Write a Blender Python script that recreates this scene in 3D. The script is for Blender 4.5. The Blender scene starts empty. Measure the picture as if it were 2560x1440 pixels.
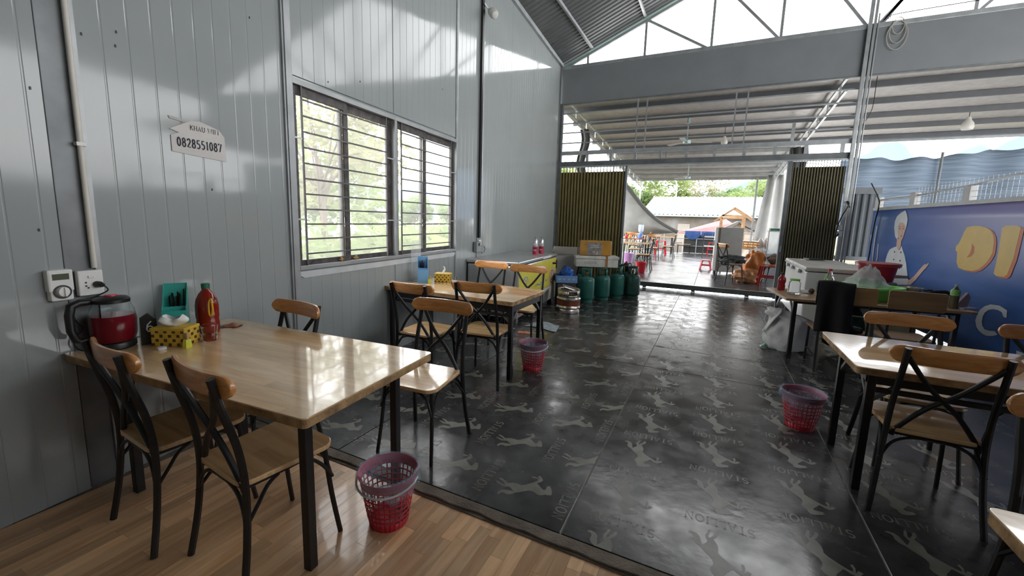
import bpy, bmesh, math, random
from mathutils import Vector, Matrix
random.seed(11)
SC = bpy.context.scene
COL = SC.collection

# ------------------------------------------------------------------ camera
F_PX, CY = 1028.68, 693.25
PITCH, ROLL, YAW = -0.14146, 0.02959, -0.35297 - math.radians(5.6)
H = 1.505
def _rot(p, r, y):
    fwd = Vector((math.sin(y) * math.cos(p), math.cos(y) * math.cos(p), math.sin(p)))
    right = Vector((math.cos(y), -math.sin(y), 0)); up = right.cross(fwd)
    return (math.cos(r) * right + math.sin(r) * up, -math.sin(r) * right + math.cos(r) * up, fwd)
RX, RY, RZ = _rot(PITCH, ROLL, YAW)
cd = bpy.data.cameras.new('camera'); cam = bpy.data.objects.new('camera', cd); COL.objects.link(cam)
cd.sensor_width = 36; cd.lens = F_PX / 2560 * 36; cd.shift_y = -(720 - CY) / 2560
cd.clip_start = .05; cd.clip_end = 3000
m = Matrix.Identity(4)
for i in range(3):
    m[i][0], m[i][1], m[i][2] = RX[i], RY[i], -RZ[i]
m[2][3] = H
cam.matrix_world = m
SC.camera = cam

# ------------------------------------------------------------------ sky, exposure
w = bpy.data.worlds.new('overcast_sky'); SC.world = w; w.use_nodes = True
bg = w.node_tree.nodes['Background']
bg.inputs[0].default_value = (.985, .99, 1, 1); bg.inputs[1].default_value = 5.5
vs = SC.view_settings
vs.view_transform = 'Standard'; vs.look = 'None'; vs.gamma = 1; vs.use_curve_mapping = False
vs.exposure = 0.4

# ------------------------------------------------------------------ pixel -> place helpers (2560x1440 frame)
def ray(u, v): return RX * ((u - 1280) / F_PX) - RY * ((v - CY) / F_PX) + RZ
def hit(u, v, n, d):
    r = ray(u, v); c = Vector((0, 0, H)); return c + r * ((d - c.dot(n)) / r.dot(n))
def fl(u, v, z=0.): return hit(u, v, Vector((0, 0, 1)), z)          # on a level plane
def fc(u, v, b): return hit(u, v, Vector((0, 1, 0)), b)             # on a plane parallel to the far front
WA = math.atan(.022) - math.radians(5.6)                            # the left wall runs at this angle
RW = -WA
NW = Vector((math.cos(WA), -math.sin(WA), 0)); TW = Vector((math.sin(WA), math.cos(WA), 0))
DW = -2.855                                                         # left wall face
def fw(p, q, z=0.): return NW * p + TW * q + Vector((0, 0, z))      # wall frame -> world
def wl(u, v, p=DW):                                                 # pixel on a plane parallel to the left wall -> (q, z)
    P = hit(u, v, NW, p); return P.dot(TW), P.z
B = 9.95       # far front (shutters, fascia)
SW = -.018     # laminate floor level; rubber mats lie at 0
TZ = .14       # terrace floor

# ------------------------------------------------------------------ materials
MATS = {}
def mat(name, col, rough=.5, metal=0., var=.08, scale=6., bump=0., bscale=60., coat=0., stretch=(1, 1, 1), spec=.5,
        trans=0., ior=1.45, alpha=1., emit=None, rvar=0., col2=None, detail=4., sss=0.):
    if name in MATS: return MATS[name]
    m = bpy.data.materials.new(name); m.use_nodes = True; MATS[name] = m
    nt = m.node_tree; N = nt.nodes; L = nt.links
    b = N['Principled BSDF']
    b.inputs['Roughness'].default_value = rough; b.inputs['Metallic'].default_value = metal
    b.inputs['Specular IOR Level'].default_value = spec
    b.inputs['Transmission Weight'].default_value = trans; b.inputs['IOR'].default_value = ior
    b.inputs['Alpha'].default_value = alpha
    if coat: b.inputs['Coat Weight'].default_value = coat; b.inputs['Coat Roughness'].default_value = .08
    if emit: b.inputs['Emission Color'].default_value = (*emit[:3], 1); b.inputs['Emission Strength'].default_value = emit[3]
    tc = N.new('ShaderNodeTexCoord'); mp = N.new('ShaderNodeMapping'); L.new(tc.outputs['Object'], mp.inputs[0])
    mp.inputs['Scale'].default_value = stretch
    no = N.new('ShaderNodeTexNoise'); L.new(mp.outputs[0], no.inputs[0])
    no.inputs['Scale'].default_value = scale; no.inputs['Detail'].default_value = detail
    rp = N.new('ShaderNodeValToRGB'); L.new(no.outputs[0], rp.inputs[0])
    c2 = col2 if col2 else tuple(max(0, c * (1 - var)) for c in col)
    c1 = col if col2 else tuple(min(1, c * (1 + var)) for c in col)
    rp.color_ramp.elements[0].position = .3; rp.color_ramp.elements[1].position = .7
    rp.color_ramp.elements[0].color = (*c2, 1); rp.color_ramp.elements[1].color = (*c1, 1)
    L.new(rp.outputs[0], b.inputs['Base Color'])
    if rvar:
        mr = N.new('ShaderNodeMapRange'); n2 = N.new('ShaderNodeTexNoise'); L.new(mp.outputs[0], n2.inputs[0])
        n2.inputs['Scale'].default_value = scale * .6; n2.inputs['Detail'].default_value = 6
        L.new(n2.outputs[0], mr.inputs[0]); mr.inputs[1].default_value = .3; mr.inputs[2].default_value = .7
        mr.inputs[3].default_value = max(0, rough - rvar); mr.inputs[4].default_value = rough + rvar
        L.new(mr.outputs[0], b.inputs['Roughness'])
    if bump:
        nb = N.new('ShaderNodeTexNoise'); L.new(mp.outputs[0], nb.inputs[0]); nb.inputs['Scale'].default_value = bscale
        nb.inputs['Detail'].default_value = 3
        bp = N.new('ShaderNodeBump'); bp.inputs['Strength'].default_value = min(1, bump); bp.inputs['Distance'].default_value = .01 * max(1, bump)
        L.new(nb.outputs[0], bp.inputs['Height']); L.new(bp.outputs[0], b.inputs['Normal'])
    return m
def wood(name, c1, c2, axis='X', scale=3., rough=.3, coat=.4, strips=0., lam=.055):
    """grained wood; with strips > 0 the board is a block of glued strips of that length along the axis"""
    if name in MATS: return MATS[name]
    m = bpy.data.materials.new(name); m.use_nodes = True; MATS[name] = m
    nt = m.node_tree; N = nt.nodes; L = nt.links; b = N['Principled BSDF']
    b.inputs['Roughness'].default_value = rough
    b.inputs['Coat Weight'].default_value = coat; b.inputs['Coat Roughness'].default_value = .06
    tc = N.new('ShaderNodeTexCoord'); mp = N.new('ShaderNodeMapping'); L.new(tc.outputs['Object'], mp.inputs[0])
    st = {'X': (1, 9, 9), 'Y': (9, 1, 9), 'Z': (9, 9, 1)}[axis]; mp.inputs['Scale'].default_value = st
    oi = N.new('ShaderNodeObjectInfo'); ad = N.new('ShaderNodeVectorMath'); ad.operation = 'ADD'
    L.new(mp.outputs[0], ad.inputs[0]); sc = N.new('ShaderNodeMath'); sc.operation = 'MULTIPLY'; sc.inputs[1].default_value = 37
    L.new(oi.outputs['Random'], sc.inputs[0]); L.new(sc.outputs[0], ad.inputs[1])
    no = N.new('ShaderNodeTexNoise'); L.new(ad.outputs[0], no.inputs[0]); no.inputs['Scale'].default_value = scale
    no.inputs['Detail'].default_value = 6; no.inputs['Distortion'].default_value = .8
    rp = N.new('ShaderNodeValToRGB'); L.new(no.outputs[0], rp.inputs[0])
    rp.color_ramp.elements[0].position = .33; rp.color_ramp.elements[1].position = .68
    rp.color_ramp.elements[0].color = (*c2, 1); rp.color_ramp.elements[1].color = (*c1, 1)
    out = rp.outputs[0]
    hsv = N.new('ShaderNodeHueSaturation'); L.new(out, hsv.inputs['Color'])
    mr = N.new('ShaderNodeMapRange'); mr.inputs[3].default_value = .72; mr.inputs[4].default_value = 1.22
    if strips:
        m2 = N.new('ShaderNodeMapping'); L.new(tc.outputs['Object'], m2.inputs[0])
        if axis == 'Y': m2.inputs['Rotation'].default_value = (0, 0, math.pi / 2)
        br = N.new('ShaderNodeTexBrick'); L.new(m2.outputs[0], br.inputs[0]); br.inputs['Scale'].default_value = 1
        br.inputs['Brick Width'].default_value = strips; br.inputs['Row Height'].default_value = lam; br.inputs['Mortar Size'].default_value = .0006
        br.inputs['Color1'].default_value = (.12, .12, .12, 1); br.inputs['Color2'].default_value = (.88, .88, .88, 1); br.inputs['Mortar'].default_value = (.0, .0, .0, 1)
        br.offset = .37; br.squash = 1
        L.new(br.outputs['Color'], mr.inputs[0]); mr.inputs[3].default_value = .84; mr.inputs[4].default_value = 1.12
    else:
        L.new(oi.outputs['Random'], mr.inputs[0])
    L.new(mr.outputs[0], hsv.inputs['Value']); L.new(hsv.outputs[0], b.inputs['Base Color'])
    nb = N.new('ShaderNodeTexNoise'); L.new(tc.outputs['Object'], nb.inputs[0]); nb.inputs['Scale'].default_value = 9
    bp = N.new('ShaderNodeBump'); bp.inputs['Strength'].default_value = .035; bp.inputs['Distance'].default_value = .01
    L.new(nb.outputs[0], bp.inputs['Height']); L.new(bp.outputs[0], b.inputs['Normal']); L.new(bp.outputs[0], b.inputs['Coat Normal'])
    return m

wall_m = mat('painted_panel', (.315, .34, .34), .085, 0, .04, 1.2, .035, 7., rvar=.04)
steel_m = mat('grey_steel', (.33, .345, .35), .42, .35, .14, 5)
darksteel_m = mat('dark_steel', (.16, .17, .175), .45, .4, .2, 6)
galv_m = mat('galvanised_steel', (.45, .47, .48), .38, .6, .15, 7)
black_m = mat('black_paint', (.012, .012, .013), .38, 0, .3, 20)
white_m = mat('white_plastic', (.72, .72, .70), .4, 0, .05, 5)
beam_m = mat('fascia_grey', (.20, .213, .225), .5, 0, .06, 2)
roof_m = mat('roof_sheet', (.17, .18, .185), .4, .3, .1, 2)
conc_m = mat('concrete', (.17, .14, .11), .85, 0, .35, 9, .6, 80)
rubber_m = mat('rubber_mat', (.042, .042, .043), .22, 0, .4, 9, .10, 14, rvar=.10, spec=.55)
print_m = mat('mat_print', (.18, .175, .15), .32, 0, .25, 12)
grout_m = mat('mat_joint', (.17, .155, .13), .8, 0, .3, 20)
lam_m = wood('laminate', (.80, .53, .30), (.60, .34, .165), 'Y', 2.2, .3, .35)
topw_m = wood('rubberwood_top', (.76, .54, .31), (.62, .41, .21), 'X', 2.4, .16, .8, strips=.42)
edge_m = mat('worn_board_edge', (.47, .30, .14), .6, 0, .5, 14, .6, 60, col2=(.13, .075, .035))
seat_m = wood('seat_wood', (.74, .50, .26), (.58, .36, .165), 'X', 2.2, .25, .6, strips=.3, lam=.07)
rail_m = wood('rail_wood', (.68, .33, .11), (.47, .19, .052), 'X', 4.5, .3, .5)
alu_m = mat('aluminium', (.56, .57, .57), .3, .75, .1, 6)
glass_m = mat('clear_glass', (.96, .98, .98), .02, 0, 0, trans=1., ior=1.45)
red_m = mat('red_plastic', (.55, .018, .035), .33, 0, .12, 6)

# ------------------------------------------------------------------ mesh helpers
class MB:
    def __init__(s): s.v = []; s.f = []
    def add(s, vs, fs):
        o = len(s.v); s.v += [tuple(v) for v in vs]; s.f += [tuple(i + o for i in f) for f in fs]; return s
    def box(s, x0, x1, y0, y1, z0, z1, M=None):
        vs = [Vector(p) for p in ((x0, y0, z0), (x1, y0, z0), (x1, y1, z0), (x0, y1, z0), (x0, y0, z1), (x1, y0, z1), (x1, y1, z1), (x0, y1, z1))]
        if M: vs = [M @ p for p in vs]
        return s.add(vs, ((3, 2, 1, 0), (4, 5, 6, 7), (0, 1, 5, 4), (1, 2, 6, 5), (2, 3, 7, 6), (3, 0, 4, 7)))
    def beam(s, p, q, w, h=None, up=(0, 0, 1)):
        p = Vector(p); q = Vector(q); d = (q - p); l = d.length; d.normalize(); h = h or w
        u = Vector(up)
        if abs(d.dot(u)) > .97: u = Vector((0, 1, 0))
        x = d.cross(u).normalized(); z = x.cross(d)
        M = Matrix(((x[0], d[0], z[0], p[0]), (x[1], d[1], z[1], p[1]), (x[2], d[2], z[2], p[2]), (0, 0, 0, 1)))
        return s.box(-w / 2, w / 2, 0, l, -h / 2, h / 2, M)
    def tube(s, pts, r, n=8, closed=False, cap=True):
        pts = [Vector(p) for p in pts]; k = len(pts); rs = r if isinstance(r, (list, tuple)) else [r] * k
        o = len(s.v); ref = None
        for i, p in enumerate(pts):
            a = pts[(i - 1) % k] if (closed or i) else p; b = pts[(i + 1) % k] if (closed or i < k - 1) else p
            t = (b - a).normalized()
            if ref is None:
                ref = Vector((0, 0, 1)) if abs(t.z) < .9 else Vector((1, 0, 0))
            x = ref - t * ref.dot(t); x.normalize(); ref = x; y = t.cross(x)
            for j in range(n):
                an = 2 * math.pi * j / n; s.v.append(tuple(p + (x * math.cos(an) + y * math.sin(an)) * rs[i]))
        for i in range(k if closed else k - 1):
            for j in range(n):
                a = o + i * n + j; b = o + i * n + (j + 1) % n; i2 = (i + 1) % k
                s.f.append((a, b, o + i2 * n + (j + 1) % n, o + i2 * n + j))
        if cap and not closed:
            s.f.append(tuple(o + j for j in range(n))[::-1]); s.f.append(tuple(o + (k - 1) * n + j for j in range(n)))
        return s
    def lathe(s, prof, n=24, c=(0, 0, 0), cap=True, sx=1., sy=1.):
        o = len(s.v)
        for r, z in prof:
            for j in range(n):
                an = 2 * math.pi * j / n; s.v.append((c[0] + r * math.cos(an) * sx, c[1] + r * math.sin(an) * sy, c[2] + z))
        for i in range(len(prof) - 1):
            for j in range(n):
                s.f.append((o + i * n + j, o + i * n + (j + 1) % n, o + (i + 1) * n + (j + 1) % n, o + (i + 1) * n + j))
        if cap:
            if prof[0][0] > 1e-4: s.f.append(tuple(o + j for j in range(n))[::-1])
            e = o + (len(prof) - 1) * n
            if prof[-1][0] > 1e-4: s.f.append(tuple(e + j for j in range(n)))
        return s
    def prism(s, poly, z0, z1, M=None):
        k = len(poly)
        if sum(poly[i][0] * poly[(i + 1) % k][1] - poly[(i + 1) % k][0] * poly[i][1] for i in range(k)) < 0: poly = poly[::-1]
        vs = [Vector((x, y, z0)) for x, y in poly] + [Vector((x, y, z1)) for x, y in poly]
        if M: vs = [M @ v for v in vs]
        return s.add(vs, [tuple(range(k))[::-1], tuple(range(k, 2 * k))] + [(i, (i + 1) % k, k + (i + 1) % k, k + i) for i in range(k)])
    def flat(s, poly, z=0., M=None):
        k = len(poly)
        if sum(poly[i][0] * poly[(i + 1) % k][1] - poly[(i + 1) % k][0] * poly[i][1] for i in range(k)) < 0: poly = poly[::-1]
        vs = [Vector((x, y, z)) for x, y in poly]
        if M: vs = [M @ v for v in vs]
        return s.add(vs, [tuple(range(k))])
    def grid(s, fn, nu, nv, closed_u=False):
        o = len(s.v)
        for j in range(nv):
            for i in range(nu): s.v.append(tuple(fn(i / (nu if closed_u else nu - 1), j / (nv - 1))))
        for j in range(nv - 1):
            for i in range(nu if closed_u else nu - 1):
                a = o + j * nu + i; b = o + j * nu + (i + 1) % nu; s.f.append((a, b, b + nu, a + nu))
        return s
    def mesh(s, name, m, smooth=False, ang=40):
        me = bpy.data.meshes.new(name); me.from_pydata(s.v, [], s.f); me.validate()
        me.materials.append(m)
        if smooth:
            me.polygons.foreach_set('use_smooth', [True] * len(me.polygons)); me.set_sharp_from_angle(angle=math.radians(ang))
        return me
    def build(s, name, m, parent=None, smooth=False, bevel=0., ang=40, rotz=0., loc=(0, 0, 0), thick=0., kind=None):
        o = bpy.data.objects.new(name, s.mesh(name, m, smooth, ang)); COL.objects.link(o)
        o.location = loc; o.rotation_euler.z = rotz
        if parent: o.parent = parent
        if thick:
            md = o.modifiers.new('thickness', 'SOLIDIFY'); md.thickness = thick; md.offset = 0
        if bevel:
            md = o.modifiers.new('bevel', 'BEVEL'); md.width = bevel; md.segments = 2; md.limit_method = 'ANGLE'; md.angle_limit = math.radians(35)
        if kind: o['kind'] = kind
        return o
def thing(name, label, cat, loc=(0, 0, 0), rotz=0., group=None):
    o = bpy.data.objects.new(name, None); COL.objects.link(o); o.empty_display_size = .05
    o.location = loc; o.rotation_euler.z = rotz; tag(o, label, cat, group); return o
def tag(o, label, cat, group=None, kind=None):
    o['label'] = label; o['category'] = cat
    if group: o['group'] = group
    if kind: o['kind'] = kind
    return o
def struct(o): o['kind'] = 'structure'; return o
def dup(root, loc, rotz, label=None, group=None, zs=None):
    r = root.copy(); COL.objects.link(r); r.location = loc; r.rotation_euler.z = rotz
    if label: r['label'] = label
    if group: r['group'] = group
    if zs: r.scale = (1, 1, zs)
    for ch in root.children:
        c = ch.copy(); COL.objects.link(c); c.parent = r
        for g in ch.children:
            d = g.copy(); COL.objects.link(d); d.parent = c
    return r
def arc(c, r, a0, a1, n, ax='xz'):
    out = []
    for i in range(n + 1):
        a = math.radians(a0 + (a1 - a0) * i / n); x = r * math.cos(a); y = r * math.sin(a)
        out.append({'xz': (c[0] + x, c[1], c[2] + y), 'yz': (c[0], c[1] + x, c[2] + y), 'xy': (c[0] + x, c[1] + y, c[2])}[ax])
    return out
def rrect(x0, x1, y0, y1, r, n=4):
    out = []
    for cx, cy, a in ((x1 - r, y0 + r, -90), (x1 - r, y1 - r, 0), (x0 + r, y1 - r, 90), (x0 + r, y0 + r, 180)):
        for i in range(n + 1):
            t = math.radians(a + 90 * i / n); out.append((cx + r * math.cos(t), cy + r * math.sin(t)))
    return out
def smoothpts(pts, k=6):
    pts = [Vector(p) for p in pts]; out = []
    for i in range(len(pts) - 1):
        p0 = pts[max(i - 1, 0)]; p1 = pts[i]; p2 = pts[i + 1]; p3 = pts[min(i + 2, len(pts) - 1)]
        for j in range(k):
            t = j / k
            out.append(.5 * ((2 * p1) + (p2 - p0) * t + (2 * p0 - 5 * p1 + 4 * p2 - p3) * t * t + (3 * p1 - p0 - 3 * p2 + p3) * t ** 3))
    return out + [pts[-1]]
# stroke lettering: each glyph is polylines on a 0..1 high box, drawn as flat ribbons with small serifs
def _c(cx, cy, rx, ry, a0, a1, n=10): return [(cx + rx * math.cos(math.radians(a0 + (a1 - a0) * i / n)), cy + ry * math.sin(math.radians(a0 + (a1 - a0) * i / n))) for i in range(n + 1)]
def _sf(x, y): return [(x - .13, y), (x + .13, y)]
GL = {
 'S': (.6, [_c(.3, .73, .22, .23, 30, 250) + _c(.3, .27, .24, .24, 70, -150)]),
 'T': (.7, [[(.35, 0), (.35, 1)], [(.03, .97), (.67, .97)], _sf(.35, .02)]),
 'A': (.75, [[(.08, 0), (.37, 1), (.66, 0)], [(.2, .35), (.55, .35)], _sf(.08, .02), _sf(.66, .02)]),
 'L': (.62, [[(.14, 1), (.14, .03)], [(.05, .03), (.58, .03), (.6, .2)], _sf(.14, .98)]),
 'I': (.34, [[(.17, 0), (.17, 1)], _sf(.17, .02), _sf(.17, .98)]),
 'O': (.85, [_c(.42, .5, .34, .48, 0, 360, 18)]),
 'N': (.82, [[(.13, 0), (.13, 1), (.68, 0), (.68, 1)], _sf(.13, .02), _sf(.68, .98), _sf(.1, .98)]),
 'K': (.75, [[(.14, 0), (.14, 1)], [(.62, 1), (.16, .45)], [(.3, .6), (.66, 0)], _sf(.14, .02), _sf(.14, .98), _sf(.66, .02)]),
 'H': (.82, [[(.14, 0), (.14, 1)], [(.68, 0), (.68, 1)], [(.14, .52), (.68, .52)], _sf(.14, .02), _sf(.68, .02), _sf(.14, .98), _sf(.68, .98)]),
 'U': (.8, [[(.14, 1)] + _c(.4, .3, .26, .29, 180, 360) + [(.66, 1)], _sf(.14, .98), _sf(.66, .98)]),
 'W': (1.05, [[(.08, 1), (.3, 0), (.52, .9), (.74, 0), (.96, 1)], _sf(.08, .98), _sf(.96, .98)]),
 'F': (.62, [[(.14, 0), (.14, 1)], [(.14, .97), (.58, .97)], [(.14, .52), (.46, .52)], _sf(.14, .02)]),
 '0': (.62, [_c(.3, .5, .22, .47, 0, 360, 18)]),
 '8': (.62, [_c(.3, .74, .19, .23, -90, 270, 14), _c(.3, .26, .23, .25, 90, 450, 14)]),
 '2': (.62, [_c(.3, .72, .22, .25, 170, -40) + [(.08, .04), (.54, .04)]]),
 '5': (.62, [[(.52, .97), (.16, .97), (.12, .55)] + _c(.28, .3, .24, .28, 110, -140)]),
 '1': (.45, [[(.08, .82), (.24, .98), (.24, .02)], _sf(.24, .02)]),
 '7': (.6, [[(.08, .8), (.08, .97), (.55, .97), (.25, 0)]]),
 '6': (.62, [_c(.3, .28, .22, .26, 90, 450, 14), [(.09, .3), (.14, .65), (.42, .98)]]),
 '9': (.62, [_c(.3, .7, .22, .26, 90, 450, 14), [(.51, .7), (.46, .35), (.18, .02)]]),
 'e': (.55, [[(.08, .3), (.46, .3)] + _c(.27, .28, .2, .26, 10, 310)]),
 'o': (.58, [_c(.28, .28, .22, .27, 0, 360, 14)]), 'r': (.42, [[(.1, 0), (.1, .55)], [(.1, .4), (.22, .54), (.36, .5)]]),
 'a': (.55, [_c(.26, .26, .2, .25, 20, 380, 12), [(.46, .55), (.46, 0)]]), 'm': (.8, [[(.08, 0), (.08, .54)], [(.08, .4), (.22, .55), (.36, .42), (.36, 0)], [(.36, .42), (.5, .55), (.64, .42), (.64, 0)]]),
 ' ': (.4, []),
}
def ribbon(mb, pts, wd, M=None, z=0.):
    pts = [Vector((p[0], p[1], 0)) for p in pts]; L = []; R = []
    for i, p in enumerate(pts):
        a = pts[max(i - 1, 0)]; b = pts[min(i + 1, len(pts) - 1)]; t = (b - a)
        if t.length < 1e-6: t = Vector((1, 0, 0))
        t.normalize(); n = Vector((-t.y, t.x, 0)) * wd / 2
        L.append(p + n); R.append(p - n)
    vs = [Vector((q.x, q.y, z)) for q in L + R]
    if M: vs = [M @ q for q in vs]
    k = len(pts); mb.add(vs, [(i + k, i + 1 + k, i + 1, i) for i in range(k - 1)])
def text(mb, s, h, wd, M, length=None, z=0., gap=.08):
    W = sum(GL[c][0] + gap for c in s) - gap; sx = (length / W) if length else h
    x = -W / 2
    for c in s:
        gw, st = GL[c]
        for pl in st: ribbon(mb, [((x + px) * sx, (py - .5) * h) for px, py in pl], wd * (.45 if len(pl) == 2 and pl[0][1] == pl[1][1] else 1), M, z)
        x += gw + gap
# ==================================================================== STRUCTURE
# ---- floor: slab, rubber mats with their print, concrete kerb, laminate strips
floor = struct(MB().box(-4, 4.2, 1.66, B, -.06, -.013).box(-4.5, 5, -4, 1.70, -.09, SW - .004).build('floor', conc_m))
# horse + word as they stand on one mat, in the frame of the word (x along the word, y up)
_h = [(755,185),(795,185),(812,225),(820,270),(810,300),(770,300),(735,290),(690,300),(640,295),(600,265),(560,245),(510,240),(450,250),(400,260),(350,265),(300,283),(250,285),(200,265),(165,262),(135,285),(118,280),(125,255),(155,230),(200,222),(250,232),(300,240),(330,245),(300,215),(275,190),(235,185),(190,180),(150,155),(105,125),(115,112),(160,135),(205,160),(225,160),(200,130),(170,105),(140,85),(150,72),(190,85),(225,115),(245,140),(290,138),(340,140),(390,155),(430,170),(480,165),(530,150),(580,135),(630,115),(650,100),(620,85),(565,75),(565,58),(610,65),(650,85),(670,88),(640,70),(645,55),(670,50),(700,85),(705,110),(680,130),(640,140),(630,150),(660,180),(690,215),(715,235),(740,225),(748,205)]
HORSE = []
for hx, hy in _h:
    P = fl(1220 + hx / 5.12, 1180 + hy / 5.12); HORSE.append((1.987 - P.y, P.x + 1.072))
MAT_T = .013
def mat_piece(a0, a1, b0, b1, kind):
    o = MB().box(a0 + .003, a1 - .003, b0 + .003, b1 - .003, -MAT_T, 0).build('rubber_mat', rubber_m, floor, bevel=.0025)
    d = MB()
    if kind == 'R':
        for i in range(-2, 5):
            for j in range(-2, 20):
                ca = -.293 + .445 * i; cb = 1.95 + .471 * j + (.235 if i % 2 else 0)
                if a0 - .3 < ca < a1 + .3 and b0 - .3 < cb < b1 + .5:
                    M = Matrix.Translation((ca, cb, .0007)) @ Matrix.Rotation(math.pi, 4, 'Z')
                    text(d, 'STALLION', .058, .0085, M, .325); d.flat(HORSE, 0, M)
    elif kind == 'L':
        for i in range(-3, 22):
            for j in range(-8, 3):
                cb = 1.987 + .428 * i; ca = -1.072 + .48 * j + (.25 if i % 2 else 0)
                if a0 - .5 < ca < a1 + .3 and b0 - .3 < cb < b1 + .3:
                    M = Matrix.Translation((ca, cb, .0007)) @ Matrix.Rotation(-math.pi / 2, 4, 'Z')
                    text(d, 'STALLION', .058, .0085, M, .325); d.flat(HORSE, 0, M)
    if d.v:
        me = d.mesh('stallion_print', print_m); bm = bmesh.new(); bm.from_mesh(me)
        for co, no in (((a0 + .004, 0, 0), (-1, 0, 0)), ((a1 - .004, 0, 0), (1, 0, 0)), ((0, b0 + .004, 0), (0, -1, 0)), ((0, b1 - .004, 0), (0, 1, 0))):
            bmesh.ops.bisect_plane(bm, geom=bm.verts[:] + bm.edges[:] + bm.faces[:], plane_co=co, plane_no=no, clear_outer=True)
        bm.to_mesh(me); bm.free()
        q = bpy.data.objects.new('stallion_print', me); COL.objects.link(q); q.parent = o; q['kind'] = 'stuff'
    return o
for a0, a1, bs, kd in ((-3.95, -2.05, (1.74, 3.3, 6.0, 9.93), 'L'), (-2.05, -.541, (1.74, 4.39, 5.75, 8.45, 9.93), 'L'),
                       (-.541, .832, (1.74, 4.40, 5.2, 7.9, 9.93), 'R'), (.832, 2.2, (1.74, 4.9, 7.6, 9.93), 'R'), (2.2, 3.9, (1.74, 4.2, 7.0, 9.93), 'R')):
    for b0, b1 in zip(bs, bs[1:]): mat_piece(a0, a1, b0, b1, kd)
for a in (-.541, .832): MB().box(a - .004, a + .004, 1.72, 9.9, -MAT_T, -.0015).build('mat_joint', grout_m, floor)
k = MB(); n = 90; fr = []
for i in range(n + 1):
    a = -3.95 + 7.9 * i / n; fr.append((a, 1.672 + random.uniform(-.006, .005) + (.012 * random.random() if random.random() < .15 else 0)))
top = fr + [(3.95, 1.74), (-3.95, 1.74)]
k.prism(top, -.06, -.001); k.build('concrete_kerb', conc_m, floor, bevel=.004)
a = -2.9; ci = 0
lp = []
while a < .75:
    wd = .066; b = .1 - random.random() * .35
    while b < 1.665:
        ln = random.choice((.26, .34, .42, .5)); b1 = min(b + ln, 1.667)
        if b1 > .18 and not (a > .1 and b1 < 1.2) and not (fw(DW, b, 0).x > a + wd): lp.append((a, max(b, .1), wd, b1))
        b += ln
    a += wd
for a, b, wd, b1 in lp:
    MB().box(-wd / 2 + .0004, wd / 2 - .0004, -(b1 - b) / 2 + .0005, (b1 - b) / 2 - .0005, -.004, 0).build('laminate_strip', lam_m, floor, loc=(a + wd / 2, (b + b1) / 2, SW))
MB().box(-4.5, 5, -4, .0995, -.006, 0).build('laminate_sheet', lam_m, floor, loc=(0, 0, SW))
MB().box(.77, 5, .0995, 1.665, -.006, 0).build('laminate_sheet', lam_m, floor, loc=(0, 0, SW))

# ---- left wall: backing, ribbed panels, posts (built in the wall's own frame)
WZ = 5.12; wq0, wq1, wz0, wz1 = 2.43, 5.05, 1.035, 2.53
wall = MB()
pb, pf = DW - .06, DW - .012
wall.box(pb, pf, -3.5, wq0, -.06, WZ).box(pb, pf, wq1, 10.12, -.06, WZ).box(pb, pf, wq0, wq1, -.06, wz0).box(pb, pf, wq0, wq1, wz1, WZ)
wall = struct(wall.build('wall_left', wall_m, rotz=RW))
def panel(q0, q1, z0, z1):
    pts = [(q0, pf + .002)]; q = q0 + .004; pts.append((q, DW)); k = q0 + .115
    while k < q1 - .03:
        pts += [(k - .006, DW), (k - .0025, DW - .0016), (k + .0025, DW - .0016), (k + .006, DW)]; k += .1148
    pts += [(q1 - .004, DW), (q1, pf + .002)]
    m_ = MB(); n = len(pts)
    m_.add([(x, y, z0) for y, x in pts] + [(x, y, z1) for y, x in pts], [(i, i + 1, n + i + 1, n + i) for i in range(n - 1)])
    m_.build('wall_panel', wall_m, wall)
for q0, q1 in ((-3.5, -1.85), (-1.85, -.7), (-.7, .45), (.45, 1.085), (1.215, 2.40), (5.075, 5.70), (5.80, 6.95), (6.95, 8.1), (8.1, 9.25), (9.25, 10.1)): panel(q0, q1, SW, WZ)
for q0, q1 in ((2.47, 3.72), (3.725, 5.03)): panel(q0, q1, SW, wz0 - .03); panel(q0, q1, wz1 + .03, WZ)
MB().box(pf, DW - .004, 1.085, 1.20, SW, WZ).build('wall_post', darksteel_m, wall, bevel=.003)
MB().box(pf, DW + .008, 1.20, 1.225, SW, WZ).build('post_edge', steel_m, wall)
MB().box(pf, DW + .02, 2.395, 2.475, SW, WZ).box(pf, DW + .03, 2.41, 2.435, SW, WZ).build('wall_post', steel_m, wall, bevel=.003)
MB().box(pf, DW + .012, 5.03, 5.075, SW, WZ).box(pf, DW + .018, 5.045, 5.06, SW, WZ).build('cover_strip', galv_m, wall, bevel=.002)
MB().box(pf, DW + .012, 5.70, 5.80, SW, WZ).build('wall_post', wall_m, wall, bevel=.003)
MB().box(pf, DW + .008, 9.98, 10.1, SW, WZ).build('corner_post', darksteel_m, wall, bevel=.003)
MB().box(DW - .02, DW + .05, -3.5, 10.1, WZ - .02, WZ + .06).build('wall_plate', galv_m, wall, bevel=.004)
tr = struct(MB().prism([(2.48, .985), (2.52, .965), (4.99, .965), (5.03, .985), (5.03, 1.022), (2.48, 1.022)], DW, DW + .008, Matrix(((0, 0, 1, 0), (1, 0, 0, 0), (0, 1, 0, 0), (0, 0, 0, 1)))).build('trim_1', mat('white_trim', (.56, .59, .60), .35), rotz=RW, bevel=.002))
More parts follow.
